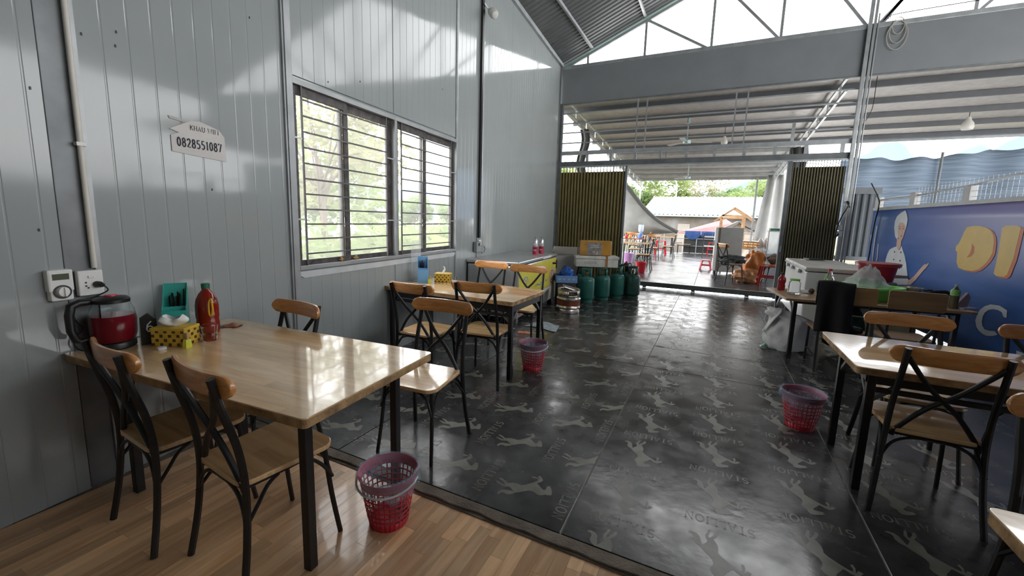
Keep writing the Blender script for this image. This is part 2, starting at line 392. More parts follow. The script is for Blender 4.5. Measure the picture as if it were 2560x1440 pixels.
# cracks in the panel paint left out of geometry: small screw heads instead
sc = MB()
for u, v in ((203, 85), (623, 44), (530, 474), (290, 80), (288, 115), (75, 220), (97, 575), (820, 205), (900, 204), (1106, 223)):
    q, z = wl(u, v); sc.box(DW, DW + .004, q - .003, q + .003, z - .007, z + .007)
sc.build('screw_heads', black_m, wall, kind='stuff')

# ---- window: two sliding casements behind a steel grille
win = struct(MB().box(DW - .05, DW + .028, 2.435, 2.465, 1.035, 2.53).box(DW - .05, DW + .028, 5.015, 5.045, 1.035, 2.53).box(DW - .05, DW + .028, 2.465, 5.015, 2.49, 2.53)
             .box(DW - .05, DW + .03, 2.465, 5.015, 1.035, 1.07).box(DW - .05, DW + .028, 3.705, 3.745, 1.07, 2.49).build('window_1', steel_m, rotz=RW, bevel=.002))
grille_m = mat('grille_paint', (.12, .115, .115), .5, .2, .2, 9)
sash_m = mat('worn_sash', (.075, .065, .065), .5, .2, .5, 14)
pane_m = mat('window_glass', (.97, .985, .98), .0, 0, 0, trans=1., ior=1.02, spec=.2)
def dusty(m_, amt):       # a film of dust on the pane that catches daylight
    N = m_.node_tree.nodes; L = m_.node_tree.links; tp = N.new('ShaderNodeBsdfTransparent'); tr = N.new('ShaderNodeBsdfTranslucent'); mx = N.new('ShaderNodeMixShader'); mx.inputs[0].default_value = amt
    tr.inputs[0].default_value = (.9, .9, .86, 1); L.new(tp.outputs[0], mx.inputs[1]); L.new(tr.outputs[0], mx.inputs[2]); L.new(mx.outputs[0], N['Material Output'].inputs[0])
dusty(pane_m, .075)
for q0, q1, mid in ((2.465, 3.705, 3.02), (3.745, 5.015, 4.29)):
    for s0, s1, off in ((q0, mid + .045, -.012), (mid - .045, q1, -.036)):
        x0, x1 = DW + off - .01, DW + off + .01
        sw = .05 if s0 == q0 else .045
        s = MB().box(x0, x1, s0, s0 + sw, 1.07, 2.49).box(x0, x1, s1 - sw - .03 * (s1 == q1), s1, 1.07, 2.49).box(x0, x1, s0 + sw, s1 - sw, 1.07, 1.115).box(x0, x1, s0 + sw, s1 - sw, 2.42, 2.49).build('sash', sash_m, win, bevel=.002)
        MB().box(x0 + .008, x1 - .008, s0 + sw - .005, s1 - sw + .005, 1.11, 2.425).build('pane', pane_m, s)
    for q in (q0 + .085, q1 - .125):
        MB().box(DW + .008, DW + .02, q - .006, q + .006, 1.06, 2.50).build('grille_bar', grille_m, win)
    for i in range(11):
        z = 1.166 + .1224 * i
        MB().beam((DW + .014, q0 + .085, z), (DW + .014, q1 - .125, z), .01, .013).build('grille_bar', grille_m, win)
    for z in (1.45, 2.09):
        MB().beam((DW + .014, q0, z), (DW + .014, q0 + .085, z), .01, .012).build('grille_stub', galv_m, win)
        MB().beam((DW + .014, q1 - .125, z), (DW + .014, q1, z), .01, .012).build('grille_stub', galv_m, win)
brass_m = mat('brass', (.5, .33, .12), .35, .8)
for q in (2.93, 3.12):
    MB().box(DW, DW + .012, q - .03, q + .03, 1.085, 1.095).box(DW, DW + .014, q - .008, q + .012, 1.075, 1.11).build('catch', brass_m, win)

# ---- hall roof: corrugated sheets on purlins, gable truss open to the sky, fascia beam
RIDGE_A, EAVE = 2.22, -3.62
RSL = .415
def roofz(a): return WZ + .07 + RSL * ((a - EAVE) if a < RIDGE_A else (2 * RIDGE_A - EAVE - a))
def corr_sheet(y0, y1, a0, a1):
    m_ = MB(); pitch = .135; pts = []; y = y0
    while y < y1 - .01:
        for dy, dz in ((0, 0), (.045, 0), (.06, .026), (.105, .026), (.12, 0)): pts.append((min(y + dy, y1), dz))
        y += pitch
    pts.append((y1, 0)); n = len(pts)
    m_.add([(a0, y, roofz(a0) + dz) for y, dz in pts] + [(a1, y, roofz(a1 - 1e-4 if a1 <= RIDGE_A else a1) + dz) for y, dz in pts], [(i + 1, i, n + i, n + i + 1) for i in range(n - 1)])
    return m_
ceil = struct(corr_sheet(-3.5, B + .25, EAVE - .35, RIDGE_A).build('ceiling', roof_m))
corr_sheet(-3.5, B + .25, RIDGE_A, 2 * RIDGE_A - EAVE + .3).build('roof_slope', roof_m, ceil)
for a in (-2.9, -1.75, -.6, .55, 1.7, 2.7, 3.9, 5.1, 6.3, 7.5):
    MB().beam((a, -3.5, roofz(a) - .03), (a, B + .2, roofz(a) - .03), .04, .06).build('purlin', galv_m, ceil)
mint_m = mat('mint_flashing', (.36, .47, .46), .4, .3)
truss = MB()
def tz(a): return roofz(a) - .09
chordL = MB().beam((EAVE, B, tz(EAVE)), (RIDGE_A, B, tz(RIDGE_A)), .06, .08).build('top_chord', steel_m, ceil)
MB().beam((RIDGE_A, B, tz(RIDGE_A)), (2 * RIDGE_A - EAVE, B, tz(EAVE)), .06, .08).build('top_chord', steel_m, ceil)
MB().beam((EAVE, B - .06, tz(EAVE) + .02), (RIDGE_A, B - .06, tz(RIDGE_A) + .02), .09, .03).build('flashing', mint_m, ceil)
BZ0, BZ1 = 4.29, 5.12
for i, a in enumerate((-3.0, -1.72, -.39, .83, 3.56, 4.83, 6.1)):
    MB().beam((a, B, BZ1), (a, B, tz(a)), .05).build('web_strut', galv_m, ceil)
for a0, a1 in ((-1.72, -.45), (-.39, .80), (.83, 2.15), (3.56, 2.35), (3.72, 2.30), (4.83, 3.6)):
    MB().beam((a0, B, tz(a0) if a0 not in (3.72,) else tz(3.72)), (a1, B, BZ1), .05).build('web_diagonal', galv_m, ceil)
fas = struct(MB().box(-3.66, 8.1, B - .03, B + .03, BZ0, BZ1).build('wall_far', beam_m))
MB().box(-3.66, 8.1, B - .045, B + .045, BZ1 - .05, BZ1 + .03).build('fascia_cap', galv_m, fas, bevel=.004)
MB().box(-3.66, 8.1, B - .036, B + .04, BZ0 - .03, BZ0).build('fascia_lip', darksteel_m, fas)
# post with doubled tubes
MB().box(2.15, 2.21, B - .09, B - .03, 0, tz(RIDGE_A)).build('main_post', galv_m, fas, bevel=.004)
MB().box(2.23, 2.27, B - .08, B - .03, 0, tz(RIDGE_A) - .05).build('main_post', steel_m, fas, bevel=.004)
MB().tube([(2.30, B - .05, .02), (2.30, B - .05, 5.3)], .012).build('post_conduit', steel_m, fas, True)
MB().box(-3.70, -3.555, B - .06, B + .05, 0, BZ0).build('corner_column', darksteel_m, fas)
# header rails, uprights, bars and hangers above the shutters
for z, h, dy in ((3.13, .09, 0), (2.87, .11, 0)): MB().box(-3.60, 2.2, B - .03, B + .03, z - h / 2, z + h / 2).build('header_rail', galv_m if z > 3 else darksteel_m, fas, bevel=.003)
MB().box(-3.60, 2.2, B - .055, B + .055, 2.785, 2.815).build('shutter_track', galv_m, fas, bevel=.003)
for a in (-2.9, -2.33, -1.78, -1.23, -.69, -.14, .41, .95, 1.47, 2.04): MB().box(a - .03, a + .03, B - .025, B + .025, 2.92, 3.09).build('header_post', galv_m, fas)
for z in (4.06, 3.83, 3.61, 3.37): MB().box(-3.6, 2.17, B - .012, B + .012, z - .013, z + .013).build('transom_bar', steel_m, fas)
for a in (-1.79, -1.59, .17, .38): MB().box(a - .014, a + .014, B - .014, B + .014, 3.17, 4.27).build('hanger', steel_m, fas)

# ---- folding shutters drawn to both sides
olive_m = mat('olive_slat', (.20, .165, .07), .5, .1, .12, 5)
olived_m = mat('brown_slat', (.15, .135, .085), .5, .1, .12, 5)
def shutter(a0, a1, n, name, lab, m_, edge_right):
    t = thing(name, lab, 'shutter', ((a0 + a1) / 2, B, 0), 0)
    wdt = (a1 - a0); x0 = -wdt / 2
    for i in range(n):
        s = wdt / n; x = x0 + s * i; y = .035 if i % 2 else -.035
        pr = [(x, -.02), (x + s * .25, -.05), (x + s * .6, -.05), (x + s * .85, -.0), (x + s, -.02), (x + s, -.012), (x + s * .85, .008), (x + s * .6, -.042), (x + s * .25, -.042), (x, -.012)]
        sl_ = MB().prism(pr, .02, 2.67).build('slat', m_, t)
        MB().box(x + s * .3, x + s * .52, -.03, -.022, 2.67, 2.79).build('hanger_tab', darksteel_m, sl_)
    e = wdt / 2 if edge_right else -wdt / 2
    MB().box(e - .0, e + .05, -.06, .03, .02, 2.79).build('end_stile', darksteel_m, t, bevel=.004) if edge_right else MB().box(e - .07, e, -.06, .03, .02, 2.79).build('end_stile', darksteel_m, t, bevel=.004)
    hx = e + .025 if edge_right else e - .035
    MB().box(hx - .012, hx + .012, -.075, -.06, 1.0, 1.12).box(hx - .01, hx + .01, -.09, -.07, 1.03, 1.05).build('lock_plate', galv_m, t)
    return t
shutter(-3.57, -1.97, 21, 'folding_shutter', 'olive folding metal shutter behind the row of gas cylinders', olive_m, True)
shutter(1.27, 2.13, 19, 'folding_shutter', 'brown folding metal shutter beside the white chest freezer', olived_m, False)

# ---- threshold and terrace floor
ter = struct(MB().box(-3.66, 2.25, B + .01, 21.4, .05, TZ - .012).build('floor_terrace', darksteel_m))
MB().box(-3.66, 2.25, B - .03, B + .04, .035, TZ - .004).build('threshold_beam', darksteel_m, ter, bevel=.004)
MB().box(-1.9, 2.0, B - .032, B + .02, TZ - .004, TZ + .004).build('threshold_strip', galv_m, ter)
for i in range(6): MB().box(-3.5 + i * 1.05, -3.42 + i * 1.05, B - .02, B + .03, 0, .035).build('threshold_foot', darksteel_m, ter)
tm_ = mat('terrace_mat', (.045, .047, .052), .26, 0, .3, 3, .3, 22, rvar=.09)
for a0, a1 in ((-3.66, -2.0), (-2.0, -.3), (-.3, 2.25)):
    for b0, b1 in ((B + .04, 12.6), (12.6, 15.4), (15.4, 18.2), (18.2, 21.4)):
        MB().box(a0 + .006, a1 - .006, b0 + .006, b1 - .006, TZ - .012, TZ).build('terrace_mat', tm_, ter, bevel=.002)

# ---- lean-to roof over the terrace and to the right
foil_m = mat('foil_insulation', (.44, .41, .39), .38, .15, .12, 9, .7, 30)
def lz(b): return 4.50 - .072 * (b - B)
lean = struct(MB().add([(-3.95, B + .05, lz(B)), (2.35, B + .05, lz(B)), (2.35, 21.6, lz(21.6)), (-3.95, 21.6, lz(21.6))], [(0, 1, 2, 3)]).add([(2.35, B + .05, lz(B)), (12, B + .05, lz(B)), (12, 15.4, lz(15.4)), (2.35, 15.4, lz(15.4))], [(0, 1, 2, 3)]).build('ceiling_terrace', foil_m, thick=.02))
b = 10.9; i = 0
while b < 21.7:
    MB().box(-3.95, 2.35 if b > 15.5 else 12, b - .03, b + .03, lz(b) - .13, lz(b) - .02).build('purlin', mat('purlin_paint', (.10, .105, .115), .5) if b < 15.5 else steel_m, lean); b += 1.06
MB().box(2.35, 12, 15.30, 15.40, lz(15.4) - .16, lz(15.4) + .02).build('eave_channel', steel_m, lean)
seam_m = mat('foil_seam', (.3, .28, .27), .6)
for a in (-2.55, -1.35, -.15, 1.05): MB().box(a - .006, a + .006, B + .1, 21.6, -.0, .004).build('foil_seam', seam_m, lean).matrix_world = Matrix(((1, 0, 0, 0), (0, 1, 0, 0), (0, -.072, 1, 4.50 + .072 * B - .018), (0, 0, 0, 1)))
for a in (-3.42, 2.0):
    for dz, nm in ((.17, 'rafter_chord'), (.42, 'rafter_chord')):
        MB().beam((a, B + .1, lz(B) - dz), (a, 21.3, lz(21.3) - dz), .045).build(nm, galv_m, lean)
    b = B + .6
    while b < 21: MB().beam((a, b, lz(b) - .17), (a, b, lz(b) - .42), .03).build('rafter_strut', galv_m, lean); b += .95
for a, b in ((-3.42, 15.2), (-3.42, 21.2), (1.62, 13.2), (1.5, 21.2)): MB().box(a - .035, a + .035, b - .035, b + .035, TZ, lz(b) - .1).build('terrace_post', galv_m, lean)

# ---- wall behind the photographer, and a light-blocking one to the right
struct(MB().box(-4.2, 8.5, -3.6, -3.5, -.1, 8).build('wall_back', wall_m))
struct(MB().box(3.62, 3.72, -3.4, .2, -.1, 7.2).build('wall_right_blocker', wall_m, rotz=RW))  # unseen wall, added to hold back daylight from the right
# ground outside
gr_m = mat('ground_outside', (.10, .095, .06), .95, 0, .4, .4)
struct(MB().box(-60, 60, 21.6, 140, -1.0, -.9).box(-60, -3.3, -20, 21.6, -1.0, -.9).box(3.8, 60, 1.8, 21.6, -.4, -.3).build('ground', gr_m))
# ==================================================================== FURNITURE
# ---- dining tables
def table(name, lab, L, Wd, top, loc, rotz, legs, ground=0., brace=False, grp=None):
    """legs: list of (x, y) in table frame; loc is the centre of the top on the ground"""
    t = thing(name, lab, 'table', (loc[0], loc[1], ground), rotz, grp); h = top - ground
    MB().prism(rrect(-L / 2, L / 2, -Wd / 2, Wd / 2, .022), h - .007, h).build('tabletop', topw_m, t, bevel=.002)
    MB().prism(rrect(-L / 2 + .001, L / 2 - .001, -Wd / 2 + .001, Wd / 2 - .001, .022), h - .042, h - .007).build('board_edge', edge_m, t, bevel=.003)
    xs = [x for x, y in legs]; ys = [y for x, y in legs]; z1 = h - .042
    x0, x1, y0, y1 = min(xs), max(xs), min(ys), max(ys)
    ap = [((x0 - .02, y0), (x1 + .02, y0)), ((x0 - .02, y1), (x1 + .02, y1)), ((x0, y0), (x0, y1)), ((x1, y0), (x1, y1))]
    for p, q in ap: MB().beam((*p, z1 - .0325), (*q, z1 - .0325), .03, .065).build('apron_rail', black_m, t)
    for x, y in legs: MB().box(x - .02, x + .02, y - .02, y + .02, 0, z1).build('leg', black_m, t, bevel=.003)
    if brace:
        for x, y in legs:
            sx = 1 if x < 0 else -1; sy = 1 if y < 0 else -1
            MB().beam((x, y, z1 - .17), (x, y + sy * .17, z1 - .02), .022).build('brace', darksteel_m, t)
            MB().beam((x, y, z1 - .17), (x + sx * .17, y, z1 - .02), .022).build('brace', darksteel_m, t)
        for y in (y0, y1): MB().beam((x0, y, z1 - .1), (x1, y, z1 - .1), .025).build('stretcher', black_m, t)
    return t
T1Z, T2Z, TRZ = .762, .757, .755
c = fw(-2.018, 1.457); t1 = table('dining_table', 'wooden dining table with red jug and worn edge, on the laminate floor', 1.64, .85, T1Z, c, RW, [(.66, -.285), (-.58, -.285), (.66, .30), (-.58, .30)], SW)
c = fw(-2.06, 3.86); t2 = table('dining_table', 'wooden dining table with blue chopstick holder under the barred window', 1.54, .78, T2Z, c, RW - math.radians(5), [(.735, -.345), (-.70, -.345), (.735, .33), (-.70, .33)], 0, True)
table('dining_table', 'bare wooden dining table beside the red basket facing the blue banner', 1.6, .84, TRZ, (1.575, 3.225), 0, [(-.705, -.33), (-.705, .22), (.68, -.33), (.68, .22)], 0, True)
table('dining_table', 'bare wooden table whose one corner only shows, off the rubber mats', 1.6, .82, .765, (1.535, 1.095), 0, [(-.66, -.3), (-.66, .3), (.66, -.3), (.66, .3)], SW)

# ---- cross-back cafe chairs, facing +y
def make_chair():
    t = thing('dining_chair', '', 'chair')
    st = []
    for x, y in rrect(-.20, .20, -.20, .205, .06, 5): st.append((x * (1.02 if y > 0 else .93), y + (.012 * (1 - (x / .2) ** 2) if y > .15 else 0)))
    MB().prism(st, .452, .475).build('seat', seat_m, t, bevel=.005)
    # curved rail
    r = MB(); n = 12; pr = []
    for i in range(n + 1):
        u = -1 + 2 * i / n; pr.append((u * .237, -.235 - .035 * (1 - u * u)))
    def rl(u, v):
        x = math.sin((u - .5) * math.pi); yy = -.225 - .04 * (1 - x * x) - .012 * 0
        e = max(0, abs(x) - .80) / .20; hh = .045 * math.sqrt(max(0, 1 - e * e)) if e < 1 else 0
        a = v * 2 * math.pi; ca, sa = math.cos(a), math.sin(a)
        f = max(abs(ca), abs(sa)); zz = max(-1, min(1, 1.15 * sa)) * hh; yo = max(-1, min(1, 1.3 * ca)) * .011
        return (x * .24, yy + yo - .12 * (zz) * .6, .888 + zz)
    MB().grid(rl, 25, 17).build('backrest', rail_m, t, True, ang=50)
    rr = .0145
    for s in (-1, 1):
        p = smoothpts([(s * .225, -.235, .002), (s * .205, -.20, .22), (s * .192, -.185, .44), (s * .187, -.20, .62), (s * .183, -.245, .80), (s * .182, -.272, .925)], 5)
        MB().tube(p, rr, 8).build('rear_leg', black_m, t, True)
        p = smoothpts([(s * .20, .215, .002), (s * .185, .185, .22), (s * .172, .165, .45)], 5)
        MB().tube(p, .0115, 8).build('front_leg', black_m, t, True)
        p = smoothpts([(s * .172, -.262, .875), (s * .06, -.222, .72), (-s * .06, -.20, .60), (-s * .15, -.182, .47), (-s * .165, -.178, .43)], 5)
        m_ = MB(); m_.tube(p, .0125, 8); m_.build('cross_brace', black_m, t, True)
        MB().tube(smoothpts([(s * .205, -.20, .30), (s * .196, -.15, .36), (s * .186, -.10, .42), (s * .178, -.05, .442)], 4), .008, 6).build('corner_brace', black_m, t, True)
        MB().tube(smoothpts([(s * .19, .19, .30), (s * .184, .15, .37), (s * .178, .10, .425), (s * .174, .06, .442)], 4), .008, 6).build('corner_brace', black_m, t, True)
    MB().tube(smoothpts([(-.20, -.195, .30), (-.16, -.19, .39), (-.09, -.187, .432), (0, -.186, .438), (.09, -.187, .432), (.16, -.19, .39), (.20, -.195, .30)], 4), .008, 6).build('rear_arch', black_m, t, True)
    MB().tube([(-.17, -.18, .443), (.17, -.18, .443), (.174, 0, .443), (.172, .165, .443), (-.172, .165, .443), (-.174, 0, .443)], .009, 6, True).build('seat_frame', black_m, t, True)
    MB().tube(smoothpts([(-.185, .188, .30), (-.15, .178, .39), (-.08, .17, .435), (0, .168, .44), (.08, .17, .435), (.15, .178, .39), (.185, .188, .30)], 4), .008, 6).build('front_arch', black_m, t, True)
    return t
chair0 = make_chair()
D2 = math.radians
CH = [  # frame, x, y, ground, facing (deg, 0 = away from the photographer), label, z scale
    ('W', -2.21, 1.20, SW, -8, 'cross-back chair tucked under the red jug table next to the wall post', 1.0),
    ('W', -1.633, 1.205, SW, -9.6, 'cross-back chair standing between the red jug table and open laminate floor', 1.0),
    ('W', -2.34, 1.735, SW, 173, 'cross-back chair behind the red jug table with only backrest showing', 1.0),
    ('W', -1.47, 2.195, 0, 180, 'cross-back chair with glossy reflecting seat at the end of the red jug table', 1.0),
    ('W', -2.08, 3.17, 0, -4, 'cross-back chair in front of the blue chopstick holder', 1.0),
    ('W', -1.59, 3.41, 0, 2, 'cross-back chair with its back to the red basket half under the window table', 1.02),
    ('W', -2.2, 4.60, 0, 178, 'cross-back chair before the steel side of the ice cream freezer', 1.02),
    ('W', -1.63, 4.48, 0, 182, 'cross-back chair before the yellow front of the ice cream freezer', 1.02),
    ('F', 1.108, 2.92, 0, -1, 'large cross-back chair pushed up to the bare table beside the red basket', 1.0),
    ('F', 1.25, 3.45, 0, 180, 'cross-back chair behind the bare table, facing the laminate floor', 1.0),
    ('F', 1.93, 3.45, 0, 180, 'cross-back chair in front of the white letter C', 1.0),
    ('F', 1.26, 1.86, 0, 180, 'cross-back chair standing at the table whose corner shows', 1.0)]
for i, (fr_, x, y, g, an, lab, zs) in enumerate(CH):
    P = fw(x, y, g) if fr_ == 'W' else Vector((x, y, g)); rz = D2(an) + (RW if fr_ == 'W' else 0)
    if i == 0: o = chair0; o.location = P; o.rotation_euler.z = rz; o['label'] = lab; o['group'] = 'cross-back chairs at the hall tables'
    else: dup(chair0, P, rz, lab, 'cross-back chairs at the hall tables', zs)

# ---- red lattice waste baskets with bag liners
liner_m = mat('blue_bag_film', (.33, .55, .74), .12, 0, .15, 14, .5, 30, alpha=.3)
def make_bin():
    t = thing('waste_basket', '', 'basket')
    Hb, r0, r1 = .275, .093, .138; n = 28
    def R(z): return r0 + (r1 - r0) * z / Hb
    g = MB()
    for i in range(n):
        a = 2 * math.pi * i / n; da = .055
        for z0, z1 in ((.0, Hb - .03),):
            vs = []
            for z in (z0, z1):
                for aa in (a - da / 2, a + da / 2): vs.append((R(z) * math.cos(aa), R(z) * math.sin(aa), z))
            g.add(vs, [(0, 1, 3, 2)])
    for z in [.085 + .029 * k for k in range(6)] + [.058]:
        g.lathe([(R(z) + .0015, z - .0035), (R(z) + .0015, z + .0035)], 36, cap=False)
    g.lathe([(.001, .004), (R(0) - .002, .004), (R(0), 0), (R(.035), .038)], 36, cap=False)
    g.lathe([(R(Hb - .04), Hb - .04), (R(Hb) + .003, Hb - .004), (R(Hb) + .008, Hb)], 36, cap=False)
    g.build('lattice', red_m, t, thick=.0025, smooth=True)
    rnd = random.Random(5); ph = [rnd.uniform(0, 6.3) for _ in range(6)]
    def wv(a, k): return sum(math.sin(a * (3 + 2 * j) + ph[j]) for j in range(5)) * k
    prof = [(R(.03) - .01, .03, .001), (R(.15) - .008, .15, .0012), (R(.25) - .006, .25, .001), (R(Hb) + .004, Hb + .012, .002), (R(Hb) + .015, Hb + .006, .0025), (R(Hb) + .017, Hb - .03, .004), (R(Hb) + .015, Hb - .065, .005)]
    def ln(u, v):
        a = u * 2 * math.pi; k = v * (len(prof) - 1); i = min(int(k), len(prof) - 2); f = k - i
        r = prof[i][0] * (1 - f) + prof[i + 1][0] * f; z = prof[i][1] * (1 - f) + prof[i + 1][1] * f; am = prof[i][2] * (1 - f) + prof[i + 1][2] * f
        z += wv(a + 1, am) * (1.6 if v > .8 else .3)
        return ((r + wv(a, am * .8)) * math.cos(a), (r + wv(a, am * .8)) * math.sin(a), z)
    MB().grid(ln, 60, 25, True).build('bag_liner', liner_m, t, True)
    hd = []
    for i in range(13):
        a = math.pi * i / 12; hd.append((.15 * math.cos(a), -.155 * math.sin(a), Hb - .025 - .028 * math.sin(a)))
    MB().tube(hd, .005, 6).build('handle', white_m, t, True)
    return t
bin0 = make_bin(); bin0.location = fw(-1.235, 1.54, SW); bin0.rotation_euler.z = D2(20)
bin0['label'] = 'red lattice waste basket with blue liner on the laminate floor'; bin0['group'] = 'red waste baskets'
dup(bin0, fw(-1.255, 3.83, 0), D2(15), 'red lattice waste basket with blue liner at the end of the window table', 'red waste baskets')
dup(bin0, (.715, 3.64, 0), D2(160), 'red lattice waste basket with blue liner on the mats beside the bare table', 'red waste baskets')

# ---- things on the near table
def on(p, q, z=T1Z): return fw(p, q, z)
tea_m = mat('red_brew', (.26, .008, .02), .05, 0, .1, 3, trans=.35, ior=1.33)
jglass_m = mat('jug_glass', (.93, .96, .96), .02, 0, 0, trans=1., ior=1.12, spec=.6)
j = thing('glass_jug', 'glass electric jug of dark red drink with black handle and lid', 'jug', on(-2.748, 1.205), RW + D2(70)); j.scale = (.95, .95, 1)
MB().lathe([(.085, 0), (.092, .008), (.092, .03), (.088, .036)], 32).build('base', black_m, j, True)
MB().lathe([(.086, .037), (.098, .075), (.102, .15), (.094, .205), (.078, .24), (.075, .246), (.0735, .246), (.0765, .238), (.092, .204), (.1, .15), (.096, .075), (.084, .039)], 32, cap=False).build('glass_body', jglass_m, j, True)
MB().lathe([(.083, .040), (.0955, .077), (.0985, .15), (.0945, .178), (.001, .178)], 32).build('drink', tea_m, j, True)
jl = MB().lathe([(.08, .245), (.081, .262), (.07, .272), (.03, .278), (.001, .278)], 32).build('lid', black_m, j, True)
MB().lathe([(.028, .277), (.026, .284), (.001, .284)], 20).build('lid_button', red_m, jl, True)
MB().tube([(-.075, 0, .255), (-.125, -.02, .258), (-.155, -.03, .245), (-.165, -.035, .20), (-.165, -.035, .12), (-.15, -.03, .07), (-.125, -.02, .06)], [.016, .018, .021, .020, .019, .018, .014], 10).build('handle', black_m, j, True)
s6 = thing('number_sign', 'small black table number six beside the red jug', 'sign', on(-2.652, 1.312), RW + D2(62))
MB().prism([(-.035, 0), (.035, 0), (.035, .14), (.0, .175), (-.035, .15)], -.008, .008, Matrix.Rotation(math.pi / 2, 4, 'X')).build('plate', black_m, s6, bevel=.002)
tm = MB(); text(tm, '6', .06, .006, Matrix.Translation((.005, -.0093, .10)) @ Matrix.Rotation(math.pi / 2, 4, 'X')); tm.build('numeral', white_m, s6)
def chop_holder(name, lab, col_m, loc, rz, hh=.30, dark=black_m, deco=False):
    t = thing(name, lab, 'holder', loc, rz)
    wd = .115
    b = MB(); th = .004
    b.box(-wd / 2, wd / 2, .05 - th, .05, 0, hh).box(-wd / 2, wd / 2, -.05, .05, 0, .006)
    b.prism([(-.05, 0), (.05, 0), (.05, hh), (.045, hh), (-.02, hh * .60), (-.05, hh * .55)], -wd / 2, -wd / 2 + th, Matrix(((0, 0, 1, 0), (1, 0, 0, 0), (0, 1, 0, 0), (0, 0, 0, 1))))
    b.prism([(-.05, 0), (.05, 0), (.05, hh), (.045, hh), (-.02, hh * .60), (-.05, hh * .55)], wd / 2 - th, wd / 2, Matrix(((0, 0, 1, 0), (1, 0, 0, 0), (0, 1, 0, 0), (0, 0, 0, 1))))
    b.box(-wd / 2, wd / 2, -.012, -.008, .006, hh * .56)
    b.build('body', col_m, t, bevel=.0015)
    f = MB(); f.box(-wd / 2 - .001, wd / 2 + .001, -.056, -.05, 0, hh * .5); f.build('front_pocket', col_m, t, bevel=.001)
    rnd = random.Random(hash(lab) % 97 if False else len(lab))
    for k in range(14):
        x = rnd.uniform(-.03, .01); y = rnd.uniform(.0, .035); lx = rnd.uniform(-.02, .02)
        MB().tube([(x, y, .01), (x + lx, y + .01, .22 + rnd.uniform(0, .03))], .0027, 5).build('chopstick', dark, t)
    MB().tube([(.03, .02, .01), (.04, .03, .265)], .003, 5).build('chopstick', dark, t)
    if deco:
        d = MB()
        for k in range(5):
            a = k * 1.256; d.lathe([(.0001, 0), (.009, 0)], 8, (-wd / 2 - .0012 * 0 + .011 * math.cos(a), .011 * math.sin(a), 0), False)
        o = d.build('flower_print', mat('pink_print', (.65, .12, .2), .5), t); o.rotation_euler = (0, -math.pi / 2, 0); o.location = (-wd / 2 - .0015, 0, .14 + wd * 0)
    return t
teal_m = mat('teal_plastic', (.045, .42, .36), .35)
chop_holder('chopstick_holder', 'teal plastic chopstick holder against the wall beside the red bottle', teal_m, on(-2.745, 1.50), RW + D2(52))
basket_m = None
def woven(name, c1, c2):
    if name in MATS: return MATS[name]
    m_ = bpy.data.materials.new(name); m_.use_nodes = True; MATS[name] = m_; nt = m_.node_tree; N = nt.nodes; L = nt.links
    tc = N.new('ShaderNodeTexCoord'); ck = N.new('ShaderNodeTexChecker'); L.new(tc.outputs['Object'], ck.inputs[0]); ck.inputs['Scale'].default_value = 62
    ck.inputs[1].default_value = (*c1, 1); ck.inputs[2].default_value = (*c2, 1)
    nz = N.new('ShaderNodeTexNoise'); L.new(tc.outputs['Object'], nz.inputs[0]); nz.inputs['Scale'].default_value = 30
    mx = N.new('ShaderNodeMix'); mx.data_type = 'RGBA'; L.new(nz.outputs[0], mx.inputs[0]); L.new(ck.outputs[0], mx.inputs[6]); mx.inputs[7].default_value = (*c1, 1)
    L.new(mx.outputs[2], N['Principled BSDF'].inputs['Base Color']); N['Principled BSDF'].inputs['Roughness'].default_value = .45
    return m_
weave_m = mat('yellow_cane', (.55, .36, .035), .45, 0, .2, 25); weaved_m = mat('dark_cane', (.07, .035, .015), .5)
tis_m = mat('tissue_paper', (.82, .82, .8), .8, 0, .04, 8)
def tissue_basket(lab, loc, rz, horn=False):
    t = thing('tissue_basket', lab, 'tissue box', loc, rz); lx, ly, hh = .088, .058, .095
    MB().box(-lx, lx, -ly, ly, 0, hh).build('basket', weave_m, t, bevel=.004)
    d = MB(); nz = 4
    for face in range(4):
        half = lx if face % 2 == 0 else ly; off = ly if face % 2 == 0 else lx; nx = 8 if face % 2 == 0 else 5
        for i in range(nx):
            for k in range(nz):
                if (i + k) % 2: continue
                x = -half + (i + .5) * 2 * half / nx; z = (k + .5) * hh / nz; s = .0078
                M = Matrix.Rotation(face * math.pi / 2, 4, 'Z')
                d.box(x - s, x + s, -off - .0014, -off + .001, z - s, z + s, M)
    d.build('dark_weave', weaved_m, t)
    MB().box(-lx - .003, lx + .003, -ly - .003, ly + .003, hh - .008, hh + .008).build('lid', weave_m, t, bevel=.003)
    rnd = random.Random(3)
    if not horn:
        def tf(u, v):
            a = u * 6.2832; r = (.012 + .032 * math.sin(v * 2.4)) * (1 + .28 * math.sin(3 * a + v * 3) + .15 * math.sin(5 * a)); return (r * math.cos(a) * 1.25, r * math.sin(a), hh + .006 + v * .055 + .012 * v * math.sin(2 * a + 1))
        MB().grid(tf, 28, 10, True).build('tissue', tis_m, t, True, ang=60)
    else:
        MB().tube(smoothpts([(0, 0, hh), (.006, 0, hh + .03), (.018, 0, hh + .05), (.012, 0, hh + .075), (.0, 0, hh + .085)], 4), [.018, .016, .014, .013, .012, .012, .011, .011, .010, .009, .008, .008, .007, .006, .005, .004, .003], 7).build('tissue', tis_m, t, True)
    return t
tissue_basket('yellow and black woven tissue basket beside the glass of tea', on(-2.535, 1.375), RW + D2(24))
yel_m = mat('yellow_plastic', (.62, .60, .04), .4)
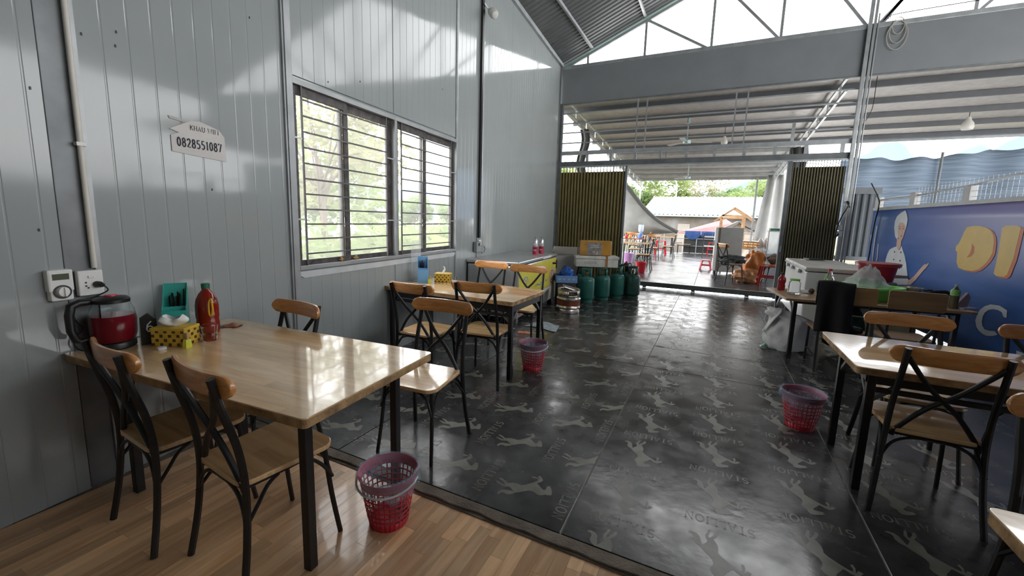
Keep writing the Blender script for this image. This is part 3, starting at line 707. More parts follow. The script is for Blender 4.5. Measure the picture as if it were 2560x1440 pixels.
def toothpicks(lab, loc, rz):
    t = thing('toothpick_holder', lab, 'holder', loc, rz)
    MB().lathe([(.022, 0), (.023, .004), (.018, .04), (.017, .045)], 6).build('cup', yel_m, t)
    d = MB(); rnd = random.Random(2)
    for i in range(40):
        a = rnd.uniform(0, 6.28); r = rnd.uniform(0, .010); e = rnd.uniform(.8, 1.9)
        d.tube([(r * math.cos(a), r * math.sin(a), .02), (r * e * math.cos(a), r * e * math.sin(a), .082)], .0011, 4)
    d.build('toothpicks', mat('toothpick', (.62, .45, .24), .7), t, kind='stuff')
    return t
toothpicks('yellow faceted cup of toothpicks on the red jug table', on(-2.415, 1.36), RW + .3)
cup_m = mat('moulded_glass', (.95, .97, .97), .03, 0, 0, trans=1., ior=1.2)
brew_m = mat('tea', (.34, .06, .02), .05, 0, .1, trans=.5, ior=1.33)
def mug(lab, loc, rz, handle=True, s=1.):
    t = thing('glass_cup', lab, 'cup', loc, rz)
    MB().lathe([(.001, 0), (.03 * s, 0), (.034 * s, .004), (.036 * s, .04), (.041 * s, .09), (.039 * s, .09), (.034 * s, .04), (.031 * s, .008), (.001, .008)], 24, cap=False).build('glass_wall', cup_m, t, True)
    MB().lathe([(.0305 * s, .009), (.0333 * s, .032), (.001, .032)], 24).build('tea', brew_m, t, True)
    if handle: MB().tube(smoothpts([(-.038, 0, .072), (-.06, 0, .074), (-.066, 0, .06), (-.063, 0, .04), (-.05, 0, .018)], 4), .0045, 6).build('handle', cup_m, t, True)
    return t
mug('glass mug with a little tea left, on the red jug table', on(-2.44, 1.495), RW + D2(20))
bot = thing('sauce_bottle', 'large bottle of red chilli sauce with green cap and yellow label', 'bottle', on(-2.62, 1.60), RW + D2(30))
sauce_m = mat('chilli_sauce', (.27, .018, .008), .1, 0, .25, 8, trans=.25, ior=1.35, coat=.4)
MB().lathe([(.05, 0), (.055, .006), (.056, .06), (.053, .085), (.056, .10), (.056, .17), (.05, .205), (.036, .24), (.02, .262), (.018, .275)], 24, sx=1.1).build('body', sauce_m, bot, True)
MB().lathe([(.022, .272), (.0225, .30), (.018, .303)], 18).build('cap', mat('green_cap', (.02, .13, .07), .4), bot, True)
MB().tube(smoothpts([(.045, -.035, .215), (.052, -.045, .19), (.055, -.048, .15), (.048, -.044, .12), (.036, -.046, .115), (.034, -.047, .16), (.036, -.042, .20), (.045, -.035, .215)], 3), .006, 6).build('handle_label', mat('label_yellow', (.72, .38, .02), .4), bot, True)
pk = MB()
pk.grid(lambda u, v: ((u - .5) * .11, (v - .5) * .075, .006 + .014 * math.sin(u * 3.14) * math.sin(v * 3.14) + .006 * math.sin(9 * u + 4 * v) * math.sin(u * 3.14)), 12, 9)
pk.grid(lambda u, v: ((u - .5) * .11, (.5 - v) * .075, .001 + .001 * u), 2, 2)
tag(pk.build('snack_packet', mat('brown_foil', (.33, .11, .06), .3, .3, .5, 18), None, True, loc=on(-2.63, 1.745), rotz=.5), 'small crumpled brown packet behind the glass mug', 'packet')
tag(MB().lathe([(.001, 0), (.019, 0), (.021, .003), (.021, .012), (.018, .015), (.001, .0155)], 20).build('bottle_cap', white_m, None, True, loc=on(-2.49, 1.28)), 'loose white bottle cap in front of the tissue basket', 'cap')

# ---- wall things at the near post
def wobj(t, q, z, off=0.): return fw(DW + off, q, z)
tmr = thing('timer_plug', 'white plug-in timer with dial and display on the wall', 'timer', wobj(0, 1.048, 1.035, .002), RW + math.pi / 2)
# local x runs along the wall towards the photographer's left... front is -y
MB().box(-.047, .047, -.045, 0, .045, .155).box(-.042, .042, -.045, 0, .0, .05).build('case', white_m, tmr, bevel=.008)
MB().box(-.03, .03, -.047, -.044, .105, .135).build('display', mat('lcd', (.07, .085, .05), .25), tmr)
MB().lathe([(.034, 0), (.034, .004), (.026, .004), (.026, .0)], 28, cap=False).build('dial_ring', black_m, tmr, True).matrix_world = Matrix.Translation((0, 0, 0))
for o in tmr.children:
    if o.name.startswith('dial'): o.rotation_euler = (math.pi / 2, 0, 0); o.location = (0, -.045, .045)
d = MB().lathe([(.024, 0), (.024, .012), (.021, .014), (.001, .014)], 28).box(-.004, .004, -.022, .022, .014, .022).build('dial', white_m, tmr, True); d.rotation_euler = (math.pi / 2, 0, .3); d.location = (0, -.045, .045)
sk = thing('wall_socket', 'white wall socket box with black plug beside the timer', 'socket', wobj(0, 1.163, 1.045, .006), RW + math.pi / 2)
MB().box(-.05, .05, -.035, 0, .0, .13).build('box', white_m, sk, bevel=.005)
MB().box(-.012, .012, -.042, -.034, .09, .103).build('switch', white_m, sk, bevel=.002)
d = MB()
for x, z in ((-.022, .068), (-.022, .05), (-.014, .04)): d.box(x - .004, x + .004, -.036, -.0345, z - .004, z + .004)
d.build('socket_holes', black_m, sk)
MB().tube([(.02, -.034, .055), (.022, -.062, .056), (.026, -.08, .052)], [.017, .016, .010], 10).build('plug', black_m, sk, True)
P = sk.location
lw = lambda p, q, z: fw(p, q, z)
pts = smoothpts([lw(DW + .09, 1.192, 1.095), lw(DW + .09, 1.205, 1.07), lw(DW + .06, 1.18, 1.045), lw(DW + .04, 1.12, 1.02), lw(DW + .02, 1.09, .99), lw(DW + .02, 1.09, .93), lw(DW + .03, 1.11, .87), lw(DW + .02, 1.08, .83), lw(DW + .03, 1.075, .79), lw(DW + .05, 1.09, .7665), lw(-2.79, 1.11, .7665)], 5)
tag(MB().tube(pts, .0035, 6).build('power_cord', black_m, None, True), 'thin black cord hanging from the wall socket to the red jug', 'cord')
pipe = thing('cable_pipe', 'white plastic cable pipe running up the dark wall post', 'pipe', fw(DW + .006, 1.19, 1.185), RW)
MB().tube([(.014, 0, 0), (.014, 0, 3.85)], .0125, 10).build('pipe_run', mat('ivory_pipe', (.62, .60, .54), .45), pipe, True)
for z in (.62, 1.33, 2.2): MB().box(0, .03, -.02, .02, z, z + .018).build('clip', white_m, pipe)
# ---- paper notice, taped to the wall
ppm = mat('paper', (.60, .58, .56), .8, 0, .06, 8)
nt_ = thing('paper_notice', 'torn paper notice with a phone number taped to the grey wall', 'notice', fw(DW + .004, 1.762, 1.848), RW + math.pi / 2)
PW, PHt = .315, .212
def pap(u, v):
    x = -.165 + u * PW * 1.03; z = -.02 + .025 * u + (v * PHt + (.02 * math.sin(u * 3) if v > .9 else 0)); return (x, -.002 - .006 * abs(math.sin(u * 7 + v * 3)) * v - .004 * math.sin(v * 5) * math.sin(u * 4), z)
# paper runs away from the viewer along the wall, so local x = +q
for _o in (nt_,): _o.rotation_euler.z = RW + math.pi / 2
pm = MB()
poly = [(-.15, 0.0), (.02, -.012), (.172, -.022), (.168, .135), (.135, .175), (.02, .205), (-.03, .20), (-.155, .13), (-.105, .115), (-.15, .095)]
pm.prism(poly, 0, .0012, Matrix.Rotation(math.pi / 2, 4, 'X')); pm.build('sheet', ppm, nt_)
tx = MB(); Mx = Matrix.Translation((.012, -.0026, .062)) @ Matrix.Rotation(math.pi / 2, 4, 'X')
text(tx, '0828551087', .052, .0075, Mx, .265, gap=.14); tx.build('number_lettering', mat('ink', (.02, .02, .03), .7), nt_); tx = MB(); text(tx, 'KHAU WIFI', .028, .0035, Matrix.Translation((.045, -.0026, .158)) @ Matrix.Rotation(math.pi / 2, 4, 'X'), .175)
tx.build('wifi_lettering', mat('ink', (.02, .02, .03), .7), nt_)
MB().prism([(-.155, .205), (-.15, .19), (.0, .175), (.0, .19)], 0, .0008, Matrix.Rotation(math.pi / 2, 4, 'X')).build('tape', mat('tape', (.40, .38, .36), .3, alpha=.8), nt_)
# ---- lamp, conduits and second timer further along the wall
con = thing('cable_pipe', 'dark cable pipes running up the wall to the bulb lamp', 'pipe', fw(DW + .004, 5.75, 1.2), RW)
MB().box(.013, .045, -.045, .008, 0, 3.84).build('channel', black_m, con)
MB().tube([(.03, .025, 0), (.03, .025, 3.84)], .013, 8).build('pipe_run', galv_m, con, True)
MB().tube([(.02, .055, .0), (.02, .05, 1.2), (.02, .055, 3.84)], .006, 6).build('cable', black_m, con, True)
lamp = thing('bulb_lamp', 'frosted bulb lamp on an arm high on the grey panel wall', 'lamp', fw(DW + .06, 5.74, 4.40), RW)
MB().tube([(0, -.02, .13), (.01, .05, .1), (.03, .09, .07)], .012, 8).build('arm', white_m, lamp, True)
o = MB().lathe([(.03, 0), (.034, .05), (.04, .06)], 16).build('socket', white_m, lamp, True); o.location = (.03, .09, .08); o.rotation_euler = (2.2, 0, .9)
o = MB().lathe([(.04, .055), (.06, .09), (.066, .14), (.062, .19), (.045, .225), (.001, .235)], 20).build('bulb', mat('frosted_bulb', (.72, .72, .68), .35), lamp, True); o.location = (.03, .09, .08); o.rotation_euler = (2.2, 0, .9)
tm2 = thing('timer_plug', 'grey timer and plug on the wall above the ice cream freezer', 'timer', fw(DW + .002, 5.70, .965), RW + math.pi / 2)
MB().box(-.12, .02, -.075, -.01, .02, .18).build('case', mat('grey_case', (.30, .31, .31), .5), tm2, bevel=.012)
MB().box(-.075, -.025, -.078, -.074, .115, .155).build('display', black_m, tm2)
MB().box(.03, .12, -.03, -.01, .08, .20).build('socket_plate', white_m, tm2, bevel=.004)
MB().tube(smoothpts([(.06, -.035, .1), (.12, -.07, .11), (.16, -.08, .06), (.14, -.07, .01), (.1, -.05, .0)], 4), .012, 7).build('plug_cable', mat('grey_cable', (.35, .35, .34), .5), tm2, True)

# ---- things on the window table
def on2(p, q): return fw(p, q, T2Z)
sky_m = mat('sky_blue_plastic', (.20, .45, .75), .35)
chop_holder('chopstick_holder', 'sky blue plastic chopstick holder on the window table', sky_m, on2(-2.66, 3.97), RW + D2(35), .29, black_m, True)
tissue_basket('yellow woven tissue basket with a twisted tissue on the window table', on2(-2.47, 4.10), RW + D2(15), True)
toothpicks('yellow cup of toothpicks in front of the sky blue holder', on2(-2.545, 3.93), RW)
mug('small glass of tea alone on the window table', on2(-2.26, 3.97), RW, False, .95)
cs = thing('acrylic_stand', 'clear acrylic sheet leaning behind the sky blue holder', 'stand', fw(-2.765, 3.99, T2Z), RW + D2(60))
MB().prism([(-.06, 0), (.06, 0), (.06, .45), (.05, .47), (-.05, .47), (-.06, .45)], -.0015, .0015, Matrix.Rotation(math.pi / 2, 4, 'X')).box(-.06, .06, -.02, .02, 0, .006).build('sheet', mat('acrylic', (.85, .9, .93), .15, alpha=.22), cs)
# ==================================================================== FAR SIDE OF THE HALL
from mathutils import noise as mnoise
def blob(c, r, seed=0, amp=.15, fr=2., n=28, m=18, p=1., floorz=None, shape=None):
    """a soft closed form: squashed ball with folds"""
    mb = MB(); c = Vector(c)
    def fn(u, v):
        a = u * 2 * math.pi; t = -math.pi / 2 + v * math.pi
        d = Vector((math.cos(a) * math.cos(t), math.sin(a) * math.cos(t), math.sin(t)))
        k = 1 + amp * mnoise.noise(d * fr + Vector((seed * 7.1, seed * 3.3, 0))) + amp * .5 * mnoise.noise(d * fr * 2.7 + Vector((0, seed * 5.7, seed)))
        d = Vector((math.copysign(abs(d.x) ** p, d.x), math.copysign(abs(d.y) ** p, d.y), math.copysign(abs(d.z) ** p, d.z)))
        q = Vector((d.x * r[0] * k, d.y * r[1] * k, d.z * r[2] * k))
        if shape: q = shape(q)
        q = c + q
        if floorz is not None and q.z < floorz: q.z = floorz + .001 * v
        return q
    mb.grid(fn, n, m, True); return mb
def ellipse(cx, cy, rx, ry, n=20, a0=0, a1=360): return [(cx + rx * math.cos(math.radians(a0 + (a1 - a0) * i / n)), cy + ry * math.sin(math.radians(a0 + (a1 - a0) * i / n))) for i in range(n + (0 if a1 - a0 == 360 else 1))]
# ---- ice cream chest freezer against the left wall
fz = thing('chest_freezer', 'ice cream chest freezer with yellow front and steel lid by the wall', 'freezer', fw(-2.425, 6.37, 0), RW)
MB().box(-.40, .40, -1.0, 1.0, .08, .84).build('cabinet', alu_m, fz, bevel=.02)
MB().box(-.415, .415, -1.015, 1.015, .852, .90).build('lid', alu_m, fz, bevel=.012)
MB().box(-.395, .395, -.99, .99, .838, .854).build('gasket', black_m, fz)
for x in (-.33, .33):
    for y in (-.9, .9): MB().box(x - .04, x + .04, y - .04, y + .04, 0, .08).build('foot', darksteel_m, fz)
fy_m = mat('yellow_decal', (.68, .60, .07), .35, 0, .12, 3); fr_m = mat('red_decal', (.55, .03, .03), .35); fb_m = mat('blue_decal', (.06, .22, .5), .35)
FRX = Matrix(((0, 0, 1, .4015), (1, 0, 0, 0), (0, 1, 0, 0), (0, 0, 0, 1)))     # (x along the front, y up) -> front face
MB().flat([(-.96, .34), (.97, .34), (.97, .82), (-.96, .82)], 0, FRX).build('yellow_panel', fy_m, fz)
MB().flat([(-.96, .20), (-.2, .20), (.97, .36), (.97, .34), (-.96, .34)], .0002, FRX).flat([(.5, .10), (.97, .1), (.97, .34), (.62, .34)], .0003, FRX).build('lower_panel', mat('pale_decal', (.62, .6, .52), .4), fz)
d = MB(); d.flat(ellipse(.72, .5, .16, .15), .0006, FRX); d.build('cream_scoop', mat('cream_decal', (.66, .52, .38), .4), fz)
d = MB(); ribbon(d, ellipse(.72, .5, .12, .11, 20, 0, 330), .02, FRX, .001); ribbon(d, ellipse(.72, .5, .06, .06, 16, 60, 380), .018, FRX, .001); ribbon(d, [(.83, .36), (.66, .40), (.74, .62)], .018, FRX, .001); d.build('swirl', mat('brown_decal', (.28, .06, .03), .4), fz)
d = MB(); ribbon(d, ellipse(-.68, .60, .12, .05, 16, 0, 360) + ellipse(-.68, .6, .12, .05, 2, 0, 30), .012, FRX, .001); ribbon(d, [(-.78, .60), (-.72, .63), (-.66, .58), (-.6, .62)], .02, FRX, .001); ribbon(d, [(-.2, .45), (-.1, .47), (.02, .44), (.12, .48)], .02, FRX, .001); d.build('blue_logo', fb_m, fz)
d = MB(); ribbon(d, [(-.1, .66), (.0, .70), (.06, .63), (.14, .70), (.22, .65)], .022, FRX, .001); ribbon(d, [(.3, .46), (.36, .49), (.42, .45), (.5, .50)], .018, FRX, .001); d.build('blue_marks', fb_m, fz)
d = MB(); d.flat([(-.93, .12), (-.55, .22), (-.5, .34), (-.62, .33), (-.8, .26), (-.9, .33), (-.96, .3)], .001, FRX); d.build('red_sweep', fr_m, fz)
MB().box(.40, .475, .74, .80, .72, .75).box(.455, .475, .76, .78, .65, .80).build('handle', black_m, fz, bevel=.004)
MB().box(.415, .418, .12, .58, .856, .895).build('lid_sticker', white_m, [o for o in fz.children if o.name.startswith('lid')][0])
can_m = mat('pink_can', (.55, .035, .09), .25, .4)
def spray_can(lab, loc):
    t = thing('spray_can', lab, 'can', loc, .4)
    MB().lathe([(.042, 0), (.044, .004), (.044, .13)], 20).build('lower_body', can_m, t, True)
    MB().lathe([(.0442, .13), (.0442, .235), (.038, .255), (.024, .268), (.024, .275)], 20).build('upper_body', mat('can_silver', (.55, .52, .53), .25, .7), t, True)
    d = MB(); d.box(-.030, .030, -.046, -.040, .075, .082).box(-.025, .02, -.046, -.040, .060, .066).box(-.03, .03, -.046, -.04, .17, .185).build('print', white_m, t)
    MB().lathe([(.012, .27), (.012, .295), (.007, .302)], 12).build('nozzle', darksteel_m, t, True); return t
spray_can('pink and silver gas can on the freezer lid farther from the shutter', fw(-2.28, 6.86, .90)); spray_can('pink and silver gas can on the freezer lid closer to the shutter', fw(-2.24, 7.08, .90))
# rag and wrapper on the floor
rg = MB(); rg.grid(lambda u, v: ((u - .5) * .5 * (1 - .3 * v), (v - .5) * .34 + .05 * math.sin(5 * u), .008 + .05 * abs(mnoise.noise(Vector((u * 4, v * 4, 1)))) * math.sin(3.14 * u) * math.sin(3.14 * v) + .012 * math.sin(9 * u)**2 * math.sin(3.14 * u) * math.sin(3.14 * v)), 30, 22)
tag(rg.build('floor_rag', mat('grey_blue_cloth', (.27, .32, .36), .85, 0, .25, 12), None, True, loc=fl(1362, 816), thick=.004), 'crumpled grey blue rag on the mats by the freezer', 'rag')
pk = MB(); pk.grid(lambda u, v: ((u - .5) * .2, (v - .5) * .12 * (1 - .5 * u), .004 + .016 * abs(math.sin(u * 9)) * math.sin(3.14 * u) * math.sin(3.14 * v)), 18, 8)
tag(pk.build('wrapper', mat('orange_wrapper', (.62, .24, .12), .35, 0, .4, 30), None, False, loc=fl(1313, 832), rotz=.3, thick=.001), 'flattened orange wrapper on the floor beside the rag', 'wrapper')
# ---- beer keg
keg_m = mat('keg_steel', (.50, .47, .44), .25, .9, .12, 4)
kg = thing('beer_keg', 'steel beer keg with brown band in front of the gas cylinders', 'keg', fl(1420, 779), .3)
MB().lathe([(.16, 0), (.185, .004), (.19, .03), (.178, .06), (.176, .07), (.195, .082), (.2, .095), (.195, .108), (.19, .115), (.19, .215), (.195, .222), (.2, .235), (.195, .248), (.18, .26), (.165, .275), (.10, .30), (.001, .305)], 36).build('shell', keg_m, kg, True)
MB().lathe([(.1915, .125), (.1915, .205)], 36, cap=False).build('band', mat('keg_band', (.22, .06, .035), .4, .5, .3, 12), kg, True)
ck = MB()
for i in range(36):
    a0 = 2 * math.pi * i / 36; a1 = 2 * math.pi * (i + 1) / 36
    hole = any(abs(((math.degrees(a0) - h0 + 180) % 360) - 180) < 26 for h0 in (-70, 110))
    for z0, z1 in (((.262, .295), (.345, .38)) if hole else ((.262, .38),)):
        ck.add([(.178 * math.cos(a), .178 * math.sin(a), z) for z in (z0, z1) for a in (a0, a1)], [(0, 1, 3, 2)])
ck.lathe([(.178, .374), (.183, .38), (.183, .386), (.177, .388)], 36, cap=False)
ck.build('collar', keg_m, kg, True, thick=.004)
MB().lathe([(.03, .30), (.03, .325), (.018, .33)], 14).build('valve', keg_m, kg, True)
ph = thing('steel_pan', 'upturned steel tray leaning inside the keg collar', 'tray', fl(1420, 779) + Vector((.02, .02, .395)), 0)
o = MB().box(-.13, .13, -.09, .09, -.012, .012).build('tray', keg_m, ph, bevel=.008); o.rotation_euler = (.12, .3, .5)
# ---- gas cylinders
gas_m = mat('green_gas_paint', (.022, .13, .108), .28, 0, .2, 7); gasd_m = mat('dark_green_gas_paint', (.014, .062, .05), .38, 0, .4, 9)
def gas(lab, loc, rz, m_, s=1., first=[None]):
    t = thing('gas_cylinder', lab, 'gas cylinder', loc, rz, 'gas cylinders below the shutter')
    MB().lathe([(.115, 0), (.125, .004), (.125, .03), (.118, .045), (.125, .055), (.148, .075), (.152, .10), (.152, .40), (.145, .435), (.12, .465), (.08, .485), (.04, .492), (.001, .494)], 32).build('body', m_, t, True)
    MB().lathe([(.1535, .27), (.1535, .275)], 32, cap=False).build('weld_seam', m_, t, True)
    MB().lathe([(.12, .0), (.131, .003), (.131, .038), (.12, .042)], 32).build('foot_ring', m_, t, True)
    c = MB()
    for i in range(40):
        a0 = 2 * math.pi * i / 40; a1 = 2 * math.pi * (i + 1) / 40; dg = (i + .5) * 9
        if any(abs(((dg - h0 + 180) % 360) - 180) < 33 for h0 in (-80, 100)): zz = ((.598, .622),)
        else: zz = ((.455, .622),)
        for z0, z1 in zz: c.add([(.098 * math.cos(a), .098 * math.sin(a), z) for z in (z0, z1) for a in (a0, a1)], [(0, 1, 3, 2)])
    gd = c.build('guard', m_, t, True, thick=.005)
    MB().lathe([(.0985, .612), (.105, .62), (.098, .63), (.092, .622)], 32, cap=False).build('guard_rim', m_, gd, True)
    MB().lathe([(.018, .49), (.018, .53), (.026, .535), (.026, .555), (.012, .56), (.012, .58)], 12).build('valve', brass_m, t, True)
    return t
gas('green gas cylinder with pale scuffs beside the keg', (-2.06, 7.46, 0), .2, gas_m)
gas('green gas cylinder second from the keg under the foam box', (-1.86, 7.86, 0), .1, gas_m)
gas('green gas cylinder third from the keg under the foam box end', (-1.66, 8.22, 0), -.1, gas_m)
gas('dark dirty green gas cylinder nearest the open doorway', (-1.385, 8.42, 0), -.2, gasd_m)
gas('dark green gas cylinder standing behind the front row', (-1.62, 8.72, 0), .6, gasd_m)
gas('green gas cylinder standing behind the scuffed one', (-2.22, 7.83, 0), .4, gas_m)
reg = thing('gas_regulator', 'dark red gas regulator on the cylinder behind the row', 'regulator', (-1.58, 8.70, .63), 0)
MB().lathe([(.045, 0), (.05, .01), (.05, .03), (.03, .04), (.012, .07)], 16).build('body', mat('dark_red_metal', (.16, .02, .02), .4), reg, True)
MB().tube(smoothpts([(.04, 0, .02), (.10, -.04, .03), (.13, -.06, -.1), (.14, -.05, -.3)], 4), .009, 6).build('hose', black_m, reg, True)
# boxes on the cylinders
foam_m = mat('dirty_foam', (.56, .55, .51), .8, 0, .15, 7, .3, 70)
fb = thing('foam_box', 'long dirty white foam box lying across the gas cylinders', 'box', (-2.03, 7.93, .632), D2(22))
MB().box(-.40, .40, -.2, .2, 0, .15).build('box', foam_m, fb, bevel=.012)
MB().box(-.415, .415, -.21, .21, .152, .21).build('lid', foam_m, fb, bevel=.012)
MB().box(.16, .20, -.2115, .2115, -.0015, .2115).build('brown_tape', mat('brown_tape', (.33, .17, .06), .35), fb)
d = MB(); MS = Matrix.Translation((-.12, -.2025, .085)) @ Matrix.Rotation(math.pi / 2, 4, 'X'); [ribbon(d, p_, .007, MS) for p_ in ([(-.11, .025), (-.11, -.02), (-.085, -.02), (-.08, .025)], ellipse(-.035, 0, .02, .026, 12, 0, 359), ellipse(.02, 0, .018, .022, 12, 0, 359), ellipse(.08, .005, .02, .016, 12, 0, 359), [(.1, .005), (.1, -.025)], [(.13, -.03), (.16, -.04)])]; d.build('scrawl', mat('grey_ink', (.2, .2, .2), .8), fb)
tb = thing('taped_box', 'amber taped box with grey label on the foam box', 'box', (-2.08, 7.98, .846), D2(22))
MB().box(-.30, .30, -.19, .19, 0, .29).build('box', mat('amber_tape', (.42, .22, .045), .2, 0, .25, 6, coat=.5), tb, bevel=.02)
MB().box(-.16, .11, -.1925, -.189, .01, .25).build('label', mat('grey_label', (.22, .21, .20), .5, 0, .4, 20), tb)
d = MB(); MS = Matrix.Translation((-.01, -.194, .06)) @ Matrix.Rotation(math.pi / 2, 4, 'X'); ribbon(d, [(-.04, .0), (-.02, .03), (-.01, -.01)], .014, MS); ribbon(d, [(.02, -.02), (.045, -.02), (.04, .03)], .014, MS); ribbon(d, [(-.1, .20), (.05, .20)], .012, Matrix.Translation((0, -.194, 0)) @ Matrix.Rotation(math.pi / 2, 4, 'X')); ribbon(d, [(-.11, .16), (.06, .165)], .01, Matrix.Translation((0, -.194, 0)) @ Matrix.Rotation(math.pi / 2, 4, 'X')); d.build('label_writing', foam_m, tb)
card_m = mat('white_card', (.50, .48, .44), .7, 0, .08, 6)
wb = thing('open_carton', 'open white carton with torn flaps behind the freezer', 'carton', (-2.72, 8.1, 0), D2(18))
b_ = MB(); b_.box(-.28, .28, -.2, -.19, 0, .80).box(-.28, .28, .19, .2, 0, .80).box(-.28, -.27, -.2, .2, 0, .80).box(.27, .28, -.2, .2, 0, .80).box(-.28, .28, -.2, .2, 0, .01); b_.build('carton', card_m, wb)
for M_ in (Matrix.Translation((0, .2, .80)) @ Matrix.Rotation(-.5, 4, 'X'), Matrix.Translation((-.28, 0, .80)) @ Matrix.Rotation(math.pi / 2, 4, 'Z') @ Matrix.Rotation(.3, 4, 'X')):
    MB().box(-.25, .25, -.004, .004, 0, .17, M_).build('flap', card_m, wb)
MB().prism([(0, .28), (.06, .60), (.04, .62), (-.02, .3)], -.205, -.2, Matrix(((1, 0, 0, .24), (0, 0, 1, 0), (0, 1, 0, .0), (0, 0, 0, 1)))).build('black_strap', black_m, wb)
bc = thing('blue_crate', 'light blue plastic crate wedged behind the keg', 'crate', (-2.35, 7.06, .40), D2(28))
b_ = MB(); b_.box(-.18, .2, -.15, -.142, 0, .13).box(-.18, .2, .142, .15, 0, .13).box(-.18, -.172, -.15, .15, 0, .13).box(.192, .2, -.15, .15, 0, .13).box(-.18, .2, -.15, .15, 0, .008); b_.build('crate', mat('pale_blue_plastic', (.17, .30, .58), .35), bc, bevel=.003)
d = MB()
for x in (-.12, -.04, .05, .13): d.box(x - .02, x + .02, -.153, -.149, .055, .08)
d.build('slots', mat('slot_blue', (.3, .44, .70), .4), bc)
cb = thing('carton_stack', 'dark carton under the light blue crate behind the keg', 'carton', (-2.34, 7.07, 0), D2(28)); MB().box(-.16, .16, -.13, .13, 0, .398).build('carton', mat('dark_carton', (.06, .055, .05), .8), cb, bevel=.004)
tag(blob((-2.34, 7.09, .545), (.115, .095, .13), 4, .35, 2.2).build('blue_bag', mat('blue_film', (.02, .09, .38), .2, 0, .3, 8), None, True), 'crumpled dark blue plastic bag in the light blue crate', 'bag')

# ---- white chest freezer on the right
f2 = thing('chest_freezer', 'white chest freezer with chrome hinges before the brown shutter', 'freezer', (1.66, 8.30, 0), 0)
wh_m = mat('white_enamel', (.66, .67, .66), .3, 0, .08, 4)
MB().box(-.38, .38, -.95, .95, .07, .855).build('cabinet', wh_m, f2, bevel=.02)
MB().box(-.395, .395, -.965, .965, .866, .925).build('lid', mat('worn_lid', (.60, .575, .54), .5, 0, .15, 5), f2, bevel=.015)
MB().box(-.405, -.395, -.96, .96, .862, .89).build('chrome_strip', alu_m, f2)
for y in (-.55, .1, .6):
    MB().box(-.43, -.39, y - .05, y + .05, .80, .86).build('handle', galv_m, f2, bevel=.008)
for x in (-.3, .3):
    for y in (-.85, .85): MB().box(x - .03, x + .03, y - .03, y + .03, 0, .07).build('foot', darksteel_m, f2)
bk = thing('tray_books', 'dark tray on papers on the white freezer lid', 'tray', (1.62, 8.95, .925), .3)
MB().box(-.15, .15, -.11, .11, 0, .012).build('papers', card_m, bk); MB().box(-.10, .14, -.09, .1, .012, .035).build('tray', mat('slate_tray', (.05, .065, .08), .4), bk, bevel=.006)

# ---- cluttered side table
CT = thing('side_table', 'cluttered wooden side table in front of the blue banner', 'table', (1.61, 6.15, 0), D2(8)); CZ = .69
MB().prism(rrect(-.86, .86, -.43, .43, .015), CZ - .03, CZ).build('tabletop', wood('dark_top', (.40, .25, .13), (.28, .16, .08), 'X', 2.4, .35, .3, strips=.5), CT, bevel=.003)
for x in (-.74, .74):
    for y in (-.34, .34):
        MB().box(x - .02, x + .02, y - .02, y + .02, 0, CZ - .03).build('leg', black_m, CT)
        MB().beam((x, y, CZ - .24), (x, y - .18 * (1 if y > 0 else -1), CZ - .04), .022).build('brace', galv_m, CT)
MB().beam((-.74, -.34, CZ - .05), (.74, -.34, CZ - .05), .03).build('apron_rail', black_m, CT); MB().beam((-.74, .34, CZ - .05), (.74, .34, CZ - .05), .03).build('apron_rail', black_m, CT)
def ct(x, y, z=0.): return CT.matrix_basis @ Vector((x, y, z)) if False else Vector((1.61, 6.15, 0)) + Matrix.Rotation(D2(8), 3, 'Z') @ Vector((x, y, CZ + z))
# red plastic bottle, lidded jar, tumbler, cola bottle
rb = thing('drink_bottle', 'red drink bottle with dark cap at the side table corner', 'bottle', ct(-.73, .27), 0)
MB().lathe([(.04, 0), (.044, .006), (.044, .05), (.038, .08), (.046, .11), (.044, .15), (.022, .185), (.016, .20)], 20).build('body', mat('red_drink', (.35, .02, .03), .15, 0, .1, trans=.2), rb, True)
MB().lathe([(.019, .2), (.019, .225), (.001, .228)], 14).build('cap', black_m, rb, True)
jr = thing('glass_jar', 'clear empty jar with green lid on the side table', 'jar', ct(-.66, .02), 0)
MB().lathe([(.001, 0), (.062, 0), (.066, .006), (.066, .135), (.05, .155), (.05, .165), (.047, .165), (.047, .153), (.063, .134), (.063, .01), (.001, .008)], 24, cap=False).build('glass_body', cup_m, jr, True)
MB().lathe([(.054, .16), (.055, .18), (.001, .183)], 24).build('lid', mat('lime_lid', (.25, .58, .12), .4), jr, True)
tu = thing('tumbler', 'fluted empty glass tumbler beside the cola bottle', 'glass', ct(-.43, -.10), 0)
MB().lathe([(.001, 0), (.035, 0), (.037, .01), (.05, .17), (.047, .17), (.034, .02), (.001, .015)], 12, cap=False).build('glass_wall', cup_m, tu, False)
co = thing('cola_bottle', 'clear bottle half full of cola with red cap', 'bottle', ct(-.335, -.06), 0)
MB().lathe([(.045, 0), (.05, .01), (.05, .13), (.05, .20), (.04, .25), (.016, .30), (.016, .315)], 24, cap=False).build('bottle_wall', cup_m, co, True)
MB().lathe([(.043, .004), (.0485, .012), (.0485, .145), (.001, .145)], 24).build('cola', mat('cola', (.06, .018, .01), .08), co, True)
MB().lathe([(.019, .31), (.019, .335), (.001, .336)], 16).build('cap', red_m, co, True)
tg = thing('tableware', 'small heap of spoons and sachets behind the tumbler', 'cutlery', ct(-.50, .1), 0)
for i in range(4): MB().tube([(-.04 - .01 * i, .03 * i - .04, .006 + .008 * i), (.04, .02 * i - .04, .01 + .008 * i)], .006, 6).build('spoon', alu_m, tg, True)
blob((.05, -.02, .035), (.03, .025, .034), 2, .4).build('sachet', mat('brown_sachet', (.1, .04, .03), .4), tg, True)
